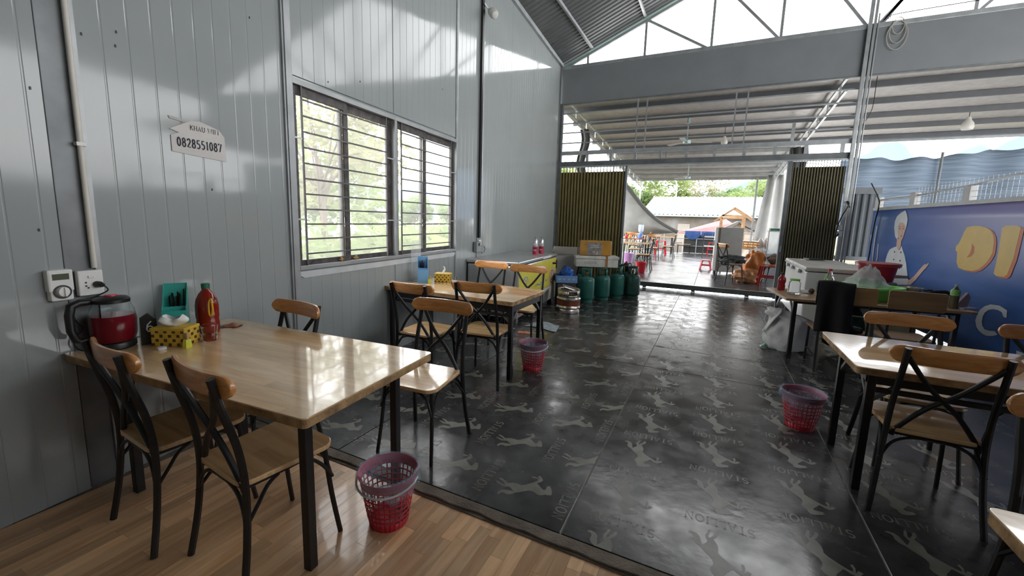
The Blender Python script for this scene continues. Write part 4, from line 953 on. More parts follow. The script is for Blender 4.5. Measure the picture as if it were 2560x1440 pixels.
# basins
def basin(name, lab, loc, r0, r1, h, m_, sx=1.3, lid=False):
    t = thing(name, lab, 'basin', loc, D2(8))
    MB().lathe([(.001, .004), (r0, .004), (r1 - .01, h - .015), (r1 + .02, h - .012), (r1 + .024, h - .02), (r1 + .02, h), (r1 - .004, h), (r0 + .004, .012), (.001, .012)], 40, cap=False, sx=sx).build('bowl', m_, t, True)
    if lid: MB().lathe([(r1 + .028, h), (r1 + .026, h + .02), (r1 - .01, h + .028), (.001, h + .034)], 40, sx=sx).build('lid', m_, t, True)
    return t
lime_m = mat('lime_plastic', (.20, .62, .10), .35)
basin('plastic_basin', 'lime green oval basin behind the school chairs', ct(.02, .0), .20, .27, .16, lime_m, 1.38)
db = thing('dish_stack', 'white bowls wrapped in a clear bag in the lime basin', 'bowls', ct(.04, .0, .02), 0)
for i in range(5): MB().lathe([(.03, 0), (.06, .015), (.085, .05), (.088, .055), (.083, .052), (.055, .018)], 20, (0, 0, .10 + i * .016), cap=False).build('bowl', wh_m, db, True)
film_m = mat('clear_film', (.75, .78, .78), .15, 0, .1, 10, .6, 40, alpha=.5)
def film(q):
    k = 1 - .62 * max(0, (q.z + .06) / .22); return Vector((q.x * k + .05 * max(0, q.z), q.y * k, q.z))
blob((.0, -.04, .20), (.20, .16, .17), 6, .35, 2.6, 36, 24, shape=film).build('bag', film_m, db, True, ang=60)
MB().box(-.42, .42, -.22, .22, 0, .3).build('crate', mat('beige_carton', (.45, .38, .25), .7), thing('carton', 'beige carton under the red tub between freezer and side table', 'carton', (1.96, 7.08, 0), D2(5)), bevel=.004)
stk = thing('stool_stand', 'dark stand carrying the big red tub behind the side table', 'stand', (2.02, 7.12, .30), D2(5))
MB().box(-.17, .17, -.17, .17, 0, .52).build('stand', darksteel_m, stk, bevel=.01)
basin('plastic_tub', 'big red lidded tub behind the lime basin', (2.02, 7.12, .82), .165, .205, .22, mat('deep_red_plastic', (.33, .015, .025), .3, 0, .1), 1.05, True)
rt = thing('food_tray', 'shallow red tray on the beige carton', 'tray', (1.70, 7.02, .30), 0)
MB().box(-.11, .13, -.1, .1, 0, .02).box(-.12, .14, -.12, .12, .42, .45).build('tray', mat('deep_red_plastic', (.33, .015, .025), .3, 0, .1), rt, bevel=.01)
MB().box(-.1, .12, -.1, .1, .02, .42).build('tray_box', mat('beige_carton', (.45, .38, .25), .7), rt)
pt = thing('steel_pot', 'small steel pot behind the school chairs', 'pot', ct(.56, .14), 0); pt.scale = (1.1, 1.1, 1.35)
MB().lathe([(.07, 0), (.095, .01), (.10, .05), (.098, .11), (.102, .115), (.096, .116), (.094, .05), (.07, .012), (.001, .01)], 28, cap=False).build('pot', keg_m, pt, True)
MB().tube([(.1, 0, .09), (.14, 0, .1), (.17, 0, .1)], .008, 6).build('handle', black_m, pt, True)
blk = thing('sauce_jar', 'dark brown sauce jar in front of the steel pot', 'jar', ct(.55, -.09), 0); blk.scale = (1, 1, 1.2)
MB().lathe([(.06, 0), (.062, .05), (.05, .075), (.02, .09), (.02, .115), (.001, .116)], 20).build('jar', mat('dark_jar', (.03, .022, .015), .25), blk, True)
dn = thing('folded_bag', 'dark blue cloth bag folded next to the steel pot', 'bag', ct(.40, .33), 0); blob((0, 0, .055), (.11, .09, .06), 9, .3, 2, floorz=0).build('cloth', mat('navy_cloth', (.02, .035, .07), .8), dn, True)
fb2 = thing('cooker_tray', 'white folded box under a black pan handle', 'box', ct(.72, .05), D2(5)); fb2.scale = (.8, .8, 1.3)
MB().box(-.16, .16, -.1, .1, 0, .075).build('box', mat('grey_white', (.5, .5, .5), .5), fb2, bevel=.01); MB().tube(smoothpts([(-.11, -.08, .085), (0, -.06, .10), (.14, -.05, .10), (.17, -.06, .03)], 4), .016, 7).build('pan_handle', black_m, fb2, True)
gb = thing('tea_bottle', 'plastic tea bottle with green label near the table end', 'bottle', ct(.735, -.27), 0)
MB().lathe([(.035, 0), (.038, .01), (.036, .09), (.038, .16), (.03, .20), (.014, .225), (.014, .24)], 20).build('bottle', mat('tea_bottle', (.12, .10, .05), .15, trans=.2), gb, True)
MB().lathe([(.0392, .14), (.0392, .19), (.031, .205)], 20, cap=False).build('label', mat('green_label', (.2, .42, .1), .4, 0, .4, 25), gb, True); MB().lathe([(.016, .236), (.016, .258), (.001, .26)], 14).build('cap', mat('grey_cap', (.35, .38, .36), .4), gb, True)
sh = thing('cardboard_scrap', 'pinkish folded card leaning at the side table end', 'card', ct(.83, -.22), .6); sh.scale = (.8, .8, .9)
MB().prism([(-.11, 0), (.08, 0), (.11, .13), (.06, .19), (-.06, .08)], -.015, .015, Matrix.Rotation(math.pi / 2, 4, 'X')).build('card', mat('pink_card', (.36, .24, .22), .7), sh)
MB().box(-.1, .12, -.1, .05, 0, .018).build('notebook', mat('notebook', (.4, .38, .36), .6), sh)
# school chairs (wooden plates on dark frames)
plate_m = wood('plate_wood', (.33, .19, .085), (.24, .13, .055), 'X', 2.2, .4, .2)
def school_chair(lab, loc, rz, wd=.44, grp='school chairs at the side table', back_m=None):
    t = thing('school_chair', lab, 'chair', loc, rz, grp)
    MB().prism(rrect(-wd / 2, wd / 2, -.19, .2, .03), .425, .443).build('seat', plate_m, t, bevel=.003)
    MB().prism(rrect(-wd / 2, wd / 2, .74, .925, .02), -.008, .008, Matrix.Translation((0, -.235, 0)) @ Matrix.Rotation(math.pi / 2, 4, 'X')).build('backrest', back_m or plate_m, t, bevel=.003)
    for s in (-1, 1):
        x = s * (wd / 2 - .035)
        MB().tube([(x, -.23, 0), (x, -.20, .43), (x, -.222, .91)], .0125, 8).build('rear_leg', black_m, t, True)
        MB().tube([(x, .2, 0), (x, .17, .43)], .0125, 8).build('front_leg', black_m, t, True)
        MB().tube([(x, -.2, .41), (x, .17, .41)], .01, 6).build('side_rail', black_m, t, True)
        MB().tube([(x, -.22, .15), (x, .19, .15)], .009, 6).build('foot_rail', black_m, t, True)
    MB().tube([(-wd / 2 + .035, -.21, .62), (wd / 2 - .035, -.21, .62)], .01, 6).build('back_bar', black_m, t, True)
    return t
school_chair('school chair with a black jacket hung over its wooden back', (1.27, 5.42, 0), D2(2), .47)
school_chair('school chair with bare wooden back plate next to the jacket one', (1.80, 5.42, 0), D2(1), .43)
jk = thing('black_jacket', 'black jacket draped over the school chair back', 'jacket', (1.17, 5.19, .44), D2(2))
def jf(u, v):
    # over the back: front fall, fold, rear fall
    x = -.15 + u * .30 + .025 * (v - .5) * math.sin(u * 7); s = v * 1.0
    if s < .6: z = .0 + .50 * (s / .6); y = -.03 - .028 * math.sin(u * 11) * (1 - s) - .05 * (1 - s / .6) * (u)
    elif s < .75: a = (s - .6) / .15 * math.pi; z = .50 + .022 * math.sin(a); y = -.03 * math.cos(a)
    else: z = .50 - .22 * (s - .75) / .25; y = .03 + .01 * math.sin(u * 8)
    return (x, y - .01, z + .01 * math.sin(u * 5))
MB().grid(jf, 26, 34).build('cloth', mat('black_cloth', (.006, .006, .008), .85, 0, .2, 20), jk, True, thick=.014, ang=60)
MB().tube(smoothpts([(.12, -.03, .12), (.16, -.02, .05), (.22, .06, .03), (.27, .1, .02)], 4), [.035] * 5 + [.045] * 4 + [.04] * 4, 8).build('sleeve', mat('black_cloth', (.006, .006, .008), .85), jk, True)
# sacks under the side table
sack_m = mat('white_sack', (.80, .80, .79), .75, 0, .08, 8, .5, 35)
sk1 = thing('rice_sack', 'white woven sack flopped open beside the side table leg', 'sack', Vector((.945, 6.0, 0)), .2)
def sshape(q):
    k = (q.z + .28) / .56; q.x *= 1.05 - .42 * k; q.y *= 1 - .35 * k
    if k > .7: q.x -= (k - .7) * .62; q.z -= (k - .7) * .22
    return q
blob((0, 0, .27), (.29, .20, .31), 3, .2, 1.9, 44, 30, .85, 0., sshape).build('sack_body', sack_m, sk1, True, ang=60)
MB().grid(lambda u, v: (-.13 - .16 * u + .02 * v, -.10 + .15 * v - .03 * math.sin(u * 4), .47 - .05 * u - .22 * u * u + .03 * math.sin(v * 6)), 14, 10).build('sack_mouth', sack_m, sk1, True, thick=.006)
MB().grid(lambda u, v: (-.12 - .20 * u, -.08 + .09 * v + .03 * math.sin(u * 5), .012 + .12 * (1 - u) * (.4 + .6 * math.sin(v * 3.1))), 14, 8).build('green_inner_bag', mat('green_film', (.05, .24, .13), .3, 0, .3, 9), sk1, True, thick=.004)
MB().tube(smoothpts([(-.29, -.06, .43), (-.31, -.07, .36), (-.28, -.08, .30), (-.30, -.07, .24), (-.22, -.06, .10), (-.16, -.05, .02)], 5), .003, 5).build('draw_string', sack_m, sk1, True)
tag(blob((1.50, 6.15, .31), (.20, .16, .31), 8, .2, 2, floorz=0.).build('green_sack', mat('dark_green_cloth', (.008, .045, .03), .75, 0, .3, 9), None, True), 'dark green bag standing under the side table', 'bag')
tag(blob((1.46, 5.80, .09), (.17, .10, .10), 12, .3, 2.4, floorz=0.).build('grey_sack', mat('grey_sack', (.28, .28, .25), .8, 0, .2, 9), None, True), 'limp grey sack lying under the school chairs', 'sack')
tag(blob((1.98, 6.15, .14), (.24, .18, .15), 15, .25, 2.2, floorz=0.).build('white_sack', mat('dull_sack', (.33, .33, .33), .8, 0, .2, 9), None, True), 'low pale sack further under the side table', 'sack')

# ---- banner wall on the right, in the wall frame
BP = 3.4
ban = struct(MB().box(BP + .004, BP + .06, -1.5, 9.74, .06, 1.86).build('wall_banner', darksteel_m, rotz=RW))
BX = Matrix(((0, 0, -1, BP), (1, 0, 0, 0), (0, 1, 0, 0), (0, 0, 0, 1)))         # (q, z) -> face towards the hall
bn = thing('wall_banner_sheet', 'blue printed shop banner with chef and yellow letters', 'banner', (0, 0, 0), RW)
bm_ = bpy.data.materials.new('banner_blue'); bm_.use_nodes = True; MATS['banner_blue'] = bm_
N = bm_.node_tree.nodes; L = bm_.node_tree.links
tc = N.new('ShaderNodeTexCoord'); sx = N.new('ShaderNodeSeparateXYZ'); L.new(tc.outputs['Object'], sx.inputs[0])
mpn = N.new('ShaderNodeMapping'); mpn.inputs['Scale'].default_value = (1, .35, 1.5); L.new(tc.outputs['Object'], mpn.inputs[0])
nz = N.new('ShaderNodeTexNoise'); L.new(mpn.outputs[0], nz.inputs[0]); nz.inputs['Scale'].default_value = 2.2; nz.inputs['Detail'].default_value = 5
cr = N.new('ShaderNodeValToRGB'); L.new(nz.outputs[0], cr.inputs[0])
cr.color_ramp.elements[0].position = .36; cr.color_ramp.elements[0].color = (.012, .085, .30, 1); cr.color_ramp.elements[1].position = .75; cr.color_ramp.elements[1].color = (.07, .15, .43, 1)
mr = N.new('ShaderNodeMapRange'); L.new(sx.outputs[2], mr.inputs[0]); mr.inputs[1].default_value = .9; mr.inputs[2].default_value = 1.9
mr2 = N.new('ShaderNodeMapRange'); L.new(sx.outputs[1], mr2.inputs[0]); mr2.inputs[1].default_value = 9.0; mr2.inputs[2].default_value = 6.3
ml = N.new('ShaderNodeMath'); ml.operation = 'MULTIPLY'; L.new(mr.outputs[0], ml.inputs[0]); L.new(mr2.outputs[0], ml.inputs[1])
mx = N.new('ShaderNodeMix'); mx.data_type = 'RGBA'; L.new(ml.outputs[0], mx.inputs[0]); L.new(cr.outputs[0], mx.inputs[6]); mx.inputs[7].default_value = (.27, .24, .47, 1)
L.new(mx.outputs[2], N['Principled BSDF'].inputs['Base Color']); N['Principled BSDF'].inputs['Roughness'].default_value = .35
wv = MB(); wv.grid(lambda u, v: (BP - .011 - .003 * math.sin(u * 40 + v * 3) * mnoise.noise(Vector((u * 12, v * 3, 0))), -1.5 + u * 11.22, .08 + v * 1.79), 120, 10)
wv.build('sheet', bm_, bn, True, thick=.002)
MB().box(BP - .022, BP + .05, -1.5, 9.74, 1.85, 1.90).build('top_strip', mat('grey_white', (.5, .5, .5), .5), bn)
by_m = mat('banner_yellow', (.62, .42, .10), .4, 0, .06, 6); bo_m = mat('banner_orange', (.50, .12, .03), .4); bw_m = mat('banner_white', (.62, .64, .66), .45); sk_m = mat('banner_skin', (.60, .40, .32), .5); bh_m = mat('banner_hair', (.05, .03, .03), .5)
ly = .0165
Dp = [(6.949, 1.567), (6.83, 1.585), (6.709, 1.582), (6.60, 1.565), (6.526, 1.538), (6.46, 1.48), (6.429, 1.413), (6.418, 1.274), (6.46, 1.19), (6.523, 1.123), (6.60, 1.07), (6.696, 1.039), (6.85, 1.035), (6.977, 1.052), (7.03, 1.12), (7.055, 1.246), (7.045, 1.25), (7.09, 1.26), (7.10, 1.32), (7.06, 1.35), (7.03, 1.40), (6.99, 1.5)]
Ip = [(6.342, 1.56), (6.29, 1.59), (6.12, 1.59), (6.072, 1.57), (6.08, 1.4), (6.089, 1.236), (6.132, 1.06), (6.17, 1.03), (6.29, 1.025), (6.336, 1.05), (6.33, 1.2), (6.331, 1.342)]
I2 = [(q - .62, z) for q, z in Dp]
sh_ = lambda P, dq, dz: [(q + dq, z + dz) for q, z in P]
MB().flat(sh_(Dp, -.045, -.012), ly, BX).flat(sh_(Ip, -.05, -.014), ly, BX).build('letter_shadow', bo_m, bn)
MB().flat(Dp, ly + .001, BX).flat(Ip, ly + .001, BX).build('yellow_letters', by_m, bn)
d = MB(); d.flat([(6.80, 1.37), (6.74, 1.33), (6.73, 1.26), (6.77, 1.21), (6.85, 1.19), (6.80, 1.25), (6.79, 1.31)], ly + .002, BX); d.build('letter_counter', bo_m, bn)
Cp = [(6.032, .681), (6.155, .711), (6.291, .699), (6.38, .66), (6.443, .607), (6.475, .54), (6.487, .468), (6.45, .40), (6.397, .367), (6.33, .345), (6.259, .338), (6.17, .36), (6.096, .394), (6.149, .421), (6.23, .405), (6.306, .403), (6.355, .435), (6.377, .478), (6.375, .54), (6.358, .588), (6.31, .63), (6.249, .652), (6.17, .66), (6.102, .647), (6.063, .602), (6.02, .60)]
d = MB(); d.flat(Cp, ly, BX); d.flat([(5.80, .30), (5.66, .30), (5.55, .16), (5.75, .16)], ly, BX); d.flat([(6.02, .22), (5.45, .16), (5.3, .12), (5.9, .12)], ly, BX); d.build('white_letters', bw_m, bn)
# printed chef: hat, face, jacket, reaching arm (places read off the banner plane)
def bq(u, v):
    P = hit(u, v, NW, BP); return (P.dot(TW), P.z)
def bpoly(pts): return [bq(u, v) for u, v in pts]
JK = bpoly([(2245, 616), (2236, 619), (2227, 624), (2221, 636), (2217, 650), (2212, 680), (2208, 712), (2276, 712), (2272, 688), (2269, 660), (2265, 639), (2259, 622), (2257, 615), (2251, 626)])
HT = bpoly([(2267, 526), (2271, 536), (2273, 548), (2271, 562), (2267, 577), (2266, 562), (2260, 556), (2253, 557), (2249, 564), (2248, 580), (2249, 594), (2245, 598), (2241, 591), (2239, 569), (2241, 553), (2246, 541), (2256, 532)])
d = MB(); d.flat(JK, ly, BX); d.flat(HT, ly + .002, BX); d.build('chef_whites', bw_m, bn)
d = MB(); d.flat(bpoly([(2248, 562), (2253, 556), (2261, 555), (2266, 562), (2266, 578), (2262, 592), (2257, 602), (2252, 601), (2248, 590)]), ly + .001, BX)
d.flat(bpoly([(2246, 596), (2257, 600), (2255, 616), (2250, 626), (2244, 616)]), ly + .0006, BX)
d.build('chef_face', sk_m, bn); d = MB(); d.flat(bpoly([(2272, 703), (2280, 698), (2290, 689), (2302, 675), (2309, 667), (2316, 660), (2319, 662), (2325, 657), (2326, 660), (2321, 668), (2313, 676), (2304, 687), (2293, 700), (2280, 712), (2272, 712)]), ly + .001, BX)
d.build('chef_arm', sk_m, bn)
d = MB()
for pl in ([(2250, 568), (2254, 566), (2256, 568)], [(2259, 567), (2263, 566), (2265, 568)]): ribbon(d, bpoly(pl), .006, BX, ly + .003)
for u, v in ((2253.5, 572), (2262, 572)): q_, z_ = bq(u, v); d.flat(ellipse(q_, z_, .022, .008, 10), ly + .003, BX)
ribbon(d, bpoly([(2258, 573), (2260, 583), (2257, 585)]), .005, BX, ly + .003)
for u, v in ((2240, 630), (2256, 631), (2238, 649), (2254, 652), (2252, 671), (2236, 672)): q_, z_ = bq(u, v); d.flat(ellipse(q_, z_, .022, .014, 10), ly + .003, BX)
d.flat(bpoly([(2240, 688), (2274, 690), (2275, 697), (2240, 696)]), ly + .003, BX)
d.build('chef_dark_marks', bh_m, bn)
q_, z_ = bq(2257, 590); d = MB(); d.flat(ellipse(q_, z_, .03, .011, 12), ly + .003, BX); d.build('chef_lips', mat('lip_red', (.5, .06, .07), .5), bn)
d = MB(); ribbon(d, [(9.56, .70), (9.60, 1.0), (9.63, 1.25), (9.66, 1.40)], .035, BX, ly); ribbon(d, [(9.40, .70), (9.47, 1.05), (9.49, 1.35), (9.48, 1.57)], .045, BX, ly); ribbon(d, [(9.36, .75), (9.28, 1.0), (9.32, 1.25)], .03, BX, ly); d.build('printed_leaves', bw_m, bn)
# fence posts, wire mesh and cable above the banner
for q in (9.66, 8.42, 7.11, 5.8, 4.5): MB().box(BP - .01, BP + .07, q - .07, q + .07, 1.86, 2.10).build('fence_post', mat('grey_white', (.5, .5, .5), .5), ban, bevel=.006)
wm = MB()
for z in (1.95, 2.02, 2.09, 2.16): wm.tube([(BP + .03, -1, z), (BP + .03, 9.6, z)], .003, 4)
q = -1.
while q < 8.4: wm.tube([(BP + .03, q, 1.90), (BP + .03, q, 2.18)], .0022, 4); q += .085
wm.build('wire_mesh', galv_m, ban, kind='stuff')
MB().tube([(BP + .04, 9.7, 2.04), (BP + .04, 8.3, 2.05), (BP + .04, 7.1, 2.10), (BP + .04, 4, 2.30)], .014, 6).build('top_rail', steel_m, ban, True)
tag(MB().tube(smoothpts([fw(3.3, 9.75, 2.35), fw(3.35, 9.5, 2.06), fw(3.345, 9.42, 1.92), fw(3.34, 9.48, 1.6), fw(3.34, 9.50, 1.0), fw(3.34, 9.52, .4)], 6), .012, 6).build('black_cable', black_m, None, True), 'black cable hanging down over the blue banner edge', 'cable')
# ---- dark corrugated side door, post plug and coiled wires at the main post
dp = thing('metal_door', 'dark grey corrugated metal door beside the main post', 'door', (2.52, 10.32, 0), 0)
pr = []; x = -.28; i = 0
while x < .28: pr.append((x, .02 if i % 4 in (1, 2) else 0)); x += .028; i += 1
MB().add([(x, y, .95) for x, y in pr] + [(x, y, 2.18) for x, y in pr], [(i, i + 1, len(pr) + i + 1, len(pr) + i) for i in range(len(pr) - 1)]).build('sheet', mat('slate_sheet', (.10, .115, .13), .5, .2), dp)
for z0, z1 in ((.0, .80), (.88, .96), (2.18, 2.30)): MB().box(-.30, .30, -.01, .04, z0, z1).build('rail' if z0 else 'lower_panel', mat('door_frame', (.17, .18, .19), .5, .2), dp)
MB().box(.30, .36, -.02, .05, 0, 2.0).box(.36, .62, .03, .04, 0, 1.95).build('jamb', darksteel_m, dp)
pp = thing('post_socket', 'white socket with dark plug and cable on the main post', 'socket', (2.13, B - .10, 1.35), 0)
MB().box(-.05, .06, -.04, .0, 0, .10).box(-.05, .05, -.04, 0, .12, .22).build('box', white_m, pp, bevel=.005)
MB().tube(smoothpts([(0, -.05, .05), (-.05, -.06, -.02), (-.03, -.05, .2), (.02, -.05, .4), (.06, -.05, .5), (.1, -.04, .62), (.06, -.03, .66), (.12, -.02, .55)], 5), .011, 6).build('cable', black_m, pp, True)
cw = thing('wire_coil', 'pale wire coil hanging on the fascia beside the main post', 'wire', (2.58, B - .05, 4.95), 0)
for r_, dz in ((.15, 0), (.19, -.06), (.11, .10)): MB().tube([(r_ * .75 * math.cos(a * .35), -.01, dz + r_ * 1.25 * math.sin(a * .35)) for a in range(18)], .007, 5, True).build('loop', mat('pale_wire', (.42, .40, .36), .5), cw, True)
tag(MB().tube(smoothpts([(2.33, B - .05, 5.15), (2.45, B - .06, 5.2), (2.55, B - .05, 5.25), (3.6, B - .05, 5.28)], 5), .007, 5).build('loose_wire', black_m, None, True), 'thin dark wire running along the top of the fascia', 'wire')
tag(MB().tube(smoothpts([(2.45, B + .08, 4.9), (2.43, B + .1, 4.2), (2.42, B + .1, 3.7), (2.30, B + .1, 3.4)], 5), .006, 5).build('hanging_wire', black_m, None, True), 'thin dark wire hanging behind the main post', 'wire')
# ==================================================================== TERRACE
def tf(u, v): return fl(u, v, TZ)
TG = 'cross-back chairs on the terrace'
for u, v, an, lab in ((1606, 676, 92, 'dark cross-back chair seen side on beside the red bucket'), (1588, 655, 85, 'cross-back chair on the terrace next to the lilac bin'), (1668, 645, 88, 'cross-back chair standing alone near the terrace rail'),
                      (1583, 640, 182, 'cross-back chair against the shutter edge on the terrace'), (1628, 650, 178, 'cross-back chair behind the side-on terrace chair'), (1575, 632, 0, 'cross-back chair at the far terrace table'), (1612, 628, 90, 'cross-back chair beside the red plastic table')):
    dup(chair0, tf(u, v), D2(an), lab, TG)
def small_table(lab, loc, L_, W_, h, m_, grp=None):
    t = thing('cafe_table', lab, 'table', loc, 0, grp)
    MB().prism(rrect(-L_ / 2, L_ / 2, -W_ / 2, W_ / 2, .02), h - .03, h).build('tabletop', m_, t)
    for x in (-L_ / 2 + .07, L_ / 2 - .07):
        for y in (-W_ / 2 + .07, W_ / 2 - .07): MB().box(x - .017, x + .017, y - .017, y + .017, 0, h - .03).build('leg', black_m, t)
    return t
small_table('wooden terrace table nearest the olive shutter', tf(1583, 664), .9, .7, .74, topw_m)
small_table('wooden terrace table carrying the white jug', tf(1600, 648) + Vector((-.5, .6, 0)), 1.2, .7, .75, mat('red_brown_top', (.25, .07, .05), .35))
small_table('wooden terrace table beside the hanging blue cloths', tf(1655, 633), .9, .65, .76, topw_m)
P = tf(1600, 648) + Vector((-.5, .6, .75))
wj = thing('water_jug', 'white water dispenser bottle upside down on a terrace table', 'bottle', P + Vector((.35, .1, 0)), 0)
MB().lathe([(.07, 0), (.09, .02), (.09, .16), (.05, .2)], 16).build('stand', mat('blue_stand', (.10, .2, .5), .4), wj, True); MB().lathe([(.03, .2), (.09, .27), (.1, .33), (.1, .5), (.09, .53), (.001, .53)], 16).build('bottle', mat('pale_bottle', (.55, .66, .78), .2), wj, True)
for i, (dx, c) in enumerate(((-.35, (.5, .18, .04)), (-.15, (.55, .05, .04)), (.0, (.6, .3, .05)))):
    t = thing('sauce_pot', ('orange', 'red', 'amber')[i] + ' condiment pot on the terrace table', 'pot', P + Vector((dx, -.1, 0)), 0)
    MB().lathe([(.05, 0), (.065, .03), (.06, .10), (.035, .13)], 14).build('pot', mat('pot%d' % i, c, .35), t, True); MB().lathe([(.04, .13), (.035, .15), (.001, .16)], 14).build('lid', red_m if i else white_m, t, True)
def plastic_stool(lab, loc, h, w0, m_=red_m, rz=0.):
    t = thing('plastic_stool', lab, 'stool', loc, rz)
    MB().prism(rrect(-w0, w0, -w0, w0, .03), h - .02, h).build('seat', m_, t, bevel=.006)
    for sx in (-1, 1):
        for sy in (-1, 1):
            MB().beam((sx * (w0 - .02), sy * (w0 - .02), h - .02), (sx * (w0 + .035), sy * (w0 + .035), 0), .045, .03).build('leg', m_, t)
    for s in (-1, 1):
        MB().beam((-w0 - .01, s * (w0 + .01), h * .45), (w0 + .01, s * (w0 + .01), h * .45), .02, .03).build('brace', m_, t); MB().beam((s * (w0 + .01), -w0 - .01, h * .45), (s * (w0 + .01), w0 + .01, h * .45), .02, .03).build('brace', m_, t)
    return t
plastic_stool('bright red low plastic stool beside the white fridge', tf(1763, 673), .29, .12)
plastic_stool('tall red plastic stool near the lone terrace chair', tf(1650, 637), .62, .18)
plastic_stool('red plastic stool behind the steel rack on the terrace', tf(1778, 637), .55, .15)
plastic_stool('dark red plastic stool beside the orange sack', tf(1918, 714), .46, .17, mat('deep_red_plastic', (.33, .015, .025), .3))
def bucket(lab, loc, m_, r0, r1, h):
    t = thing('bucket', lab, 'bucket', loc, 0)
    MB().lathe([(.001, .003), (r0, .003), (r1, h), (r1 + .01, h), (r1 + .01, h - .02), (r0 + .006, 0)], 24, cap=False).build('pail', m_, t, True)
    MB().tube([(r1 * math.cos(a * .26), r1 * math.sin(a * .26), h - .01 - .05 * math.sin(a * .26)) for a in range(13)], .004, 5).build('handle', white_m, t, True); return t
bucket('plain red bucket below the side-on terrace chair', tf(1601, 682), red_m, .10, .14, .30)
bucket('lilac and pink bin behind the gas cylinders', tf(1570, 657), mat('lilac_plastic', (.42, .22, .45), .4), .12, .16, .33)
bench = thing('wooden_bench', 'low wooden bench below the hanging blue cloths', 'bench', tf(1708, 632), 0)
MB().box(-.3, .3, -.14, .14, .40, .425).build('seat', topw_m, bench)
for x in (-.26, .26):
    for y in (-.11, .11): MB().box(x - .012, x + .012, y - .012, y + .012, 0, .4).build('leg', black_m, bench)
rack = thing('chair_stack', 'dark folding frame with pale seats beside the white fridge', 'rack', tf(1755, 644), 0)
for x in (0, .62):
    for y in (0, .35): MB().tube([(x, y, 0), (x, y, 1.0)], .016, 6).build('upright', black_m, rack, True)
for z in (.46, .84): MB().box(.02, .62, .0, .36, z, z + .03).build('seat_board', mat('pale_seat', (.55, .52, .48), .4), rack)
for z in (.3, .7, .97): MB().tube([(0, 0, z), (.62, 0, z)], .012, 6).build('cross_bar', black_m, rack, True)
# white fridge
fr = thing('upright_fridge', 'white upright fridge turned side on in the terrace doorway', 'fridge', tf(1816, 690) + Vector((0, .3, 0)), D2(2))
MB().box(-.30, .30, -.27, .30, .10, 1.30).build('cabinet', mat('fridge_grey', (.27, .275, .27), .45), fr, bevel=.015)
MB().box(-.375, -.305, -.27, .30, .12, 1.30).build('door', wh_m, fr, bevel=.012)
MB().box(-.378, -.374, -.2, .25, .45, .52).build('red_stripe', fr_m, fr); MB().box(-.41, -.375, -.24, -.20, .80, .95).build('handle', alu_m, fr, bevel=.006)
MB().box(-.28, -.25, -.275, -.27, .1, 1.28).build('edge_trim', mat('rust_trim', (.10, .07, .055), .7), fr)
for x in (-.3, .25):
    for y in (-.22, .25): MB().lathe([(.03, 0), (.03, .1)], 12, (x, y, 0)).build('foot', black_m, fr)
# chair with grey jacket
sc1 = dup(chair0, tf(1822, 706), D2(-60), 'dark chair heaped with a grey jacket at the doorway', TG)
gj = thing('grey_jacket', 'grey jacket heaped on a chair at the doorway', 'jacket', tf(1822, 706) + Vector((.02, .02, .478)), .3)
blob((0, 0, .075), (.30, .21, .10), 21, .4, 2.2, 36, 22, floorz=0.).build('cloth', mat('dark_grey_cloth', (.055, .058, .062), .9, 0, .3, 8), gj, True, ang=60)
blob((-.14, -.12, .03), (.17, .10, .09), 24, .35, 2.4, 26, 16).build('sleeve', mat('mid_grey_cloth', (.12, .125, .13), .9), gj, True, ang=60)
# orange sack
og_m = mat('orange_plastic_sack', (.46, .15, .035), .3, 0, .35, 5, .5, 20)
og = thing('orange_sack', 'big orange plastic sack slumped in the terrace doorway', 'sack', tf(1872, 712) + Vector((.06, .55, 0)), 0)
blob((.06, .05, .38), (.24, .2, .39), 31, .25, 1.8, 40, 26, floorz=0.).build('upper_sack', og_m, og, True, ang=60)
blob((-.08, -.08, .15), (.32, .22, .18), 33, .3, 2.2, 40, 22, floorz=0.).build('lower_sack', mat('peach_sack', (.56, .27, .13), .35, 0, .3, 6, .5, 20), og, True, ang=60)
dch = dup(chair0, tf(1925, 716) + Vector((.12, .52, 0)), D2(70), 'dark chair by the shutter behind the dark red stool', TG)
tag(blob(tf(1925, 716) + Vector((.12, .52, .58)), (.18, .16, .13), 41, .3, 2).build('cloth_bundle', mat('brown_grey_cloth', (.14, .10, .08), .8, 0, .4, 7), None, True), 'brown and grey bundle on the dark chair by the shutter', 'bundle')
# trolley table with clutter
TT = Vector((.84, 13.75, TZ))
ct2 = small_table('narrow serving table behind the orange sack', TT, 1.3, .6, .72, mat('pale_top', (.5, .46, .42), .5))
it = thing('board_carton', 'pale brown carton standing behind the fridge', 'carton', TT + Vector((-.38, .05, .72)), 0); MB().box(-.18, .18, -.05, .05, 0, .36).build('carton', mat('beige_carton', (.45, .38, .25), .7), it)
it = thing('knife_rack', 'dark rack with knives beside the pale brown carton', 'rack', TT + Vector((-.36, -.12, .72)), 0); MB().box(-.2, .2, -.03, .03, 0, .16).build('rack', black_m, it); [MB().box(-.15 + .06 * k, -.13 + .06 * k, -.02, .0, .16, .24).build('knife_handle', wh_m, it) for k in range(5)]
oc = thing('fruit_crate', 'orange slatted plastic crate on the serving table', 'crate', TT + Vector((.12, -.12, .72)), 0)
for z in (.02, .09, .16): MB().box(-.2, .2, -.13, -.12, z, z + .03).box(-.2, .2, .12, .13, z, z + .03).box(-.2, -.19, -.13, .13, z, z + .03).box(.19, .2, -.13, .13, z, z + .03).build('slat_ring', mat('orange_plastic', (.70, .28, .04), .4), oc)
for x in (-.17, -.06, .06, .17): MB().box(x - .012, x + .012, -.135, -.125, 0, .19).build('upright', mat('orange_plastic', (.70, .28, .04), .4), oc)
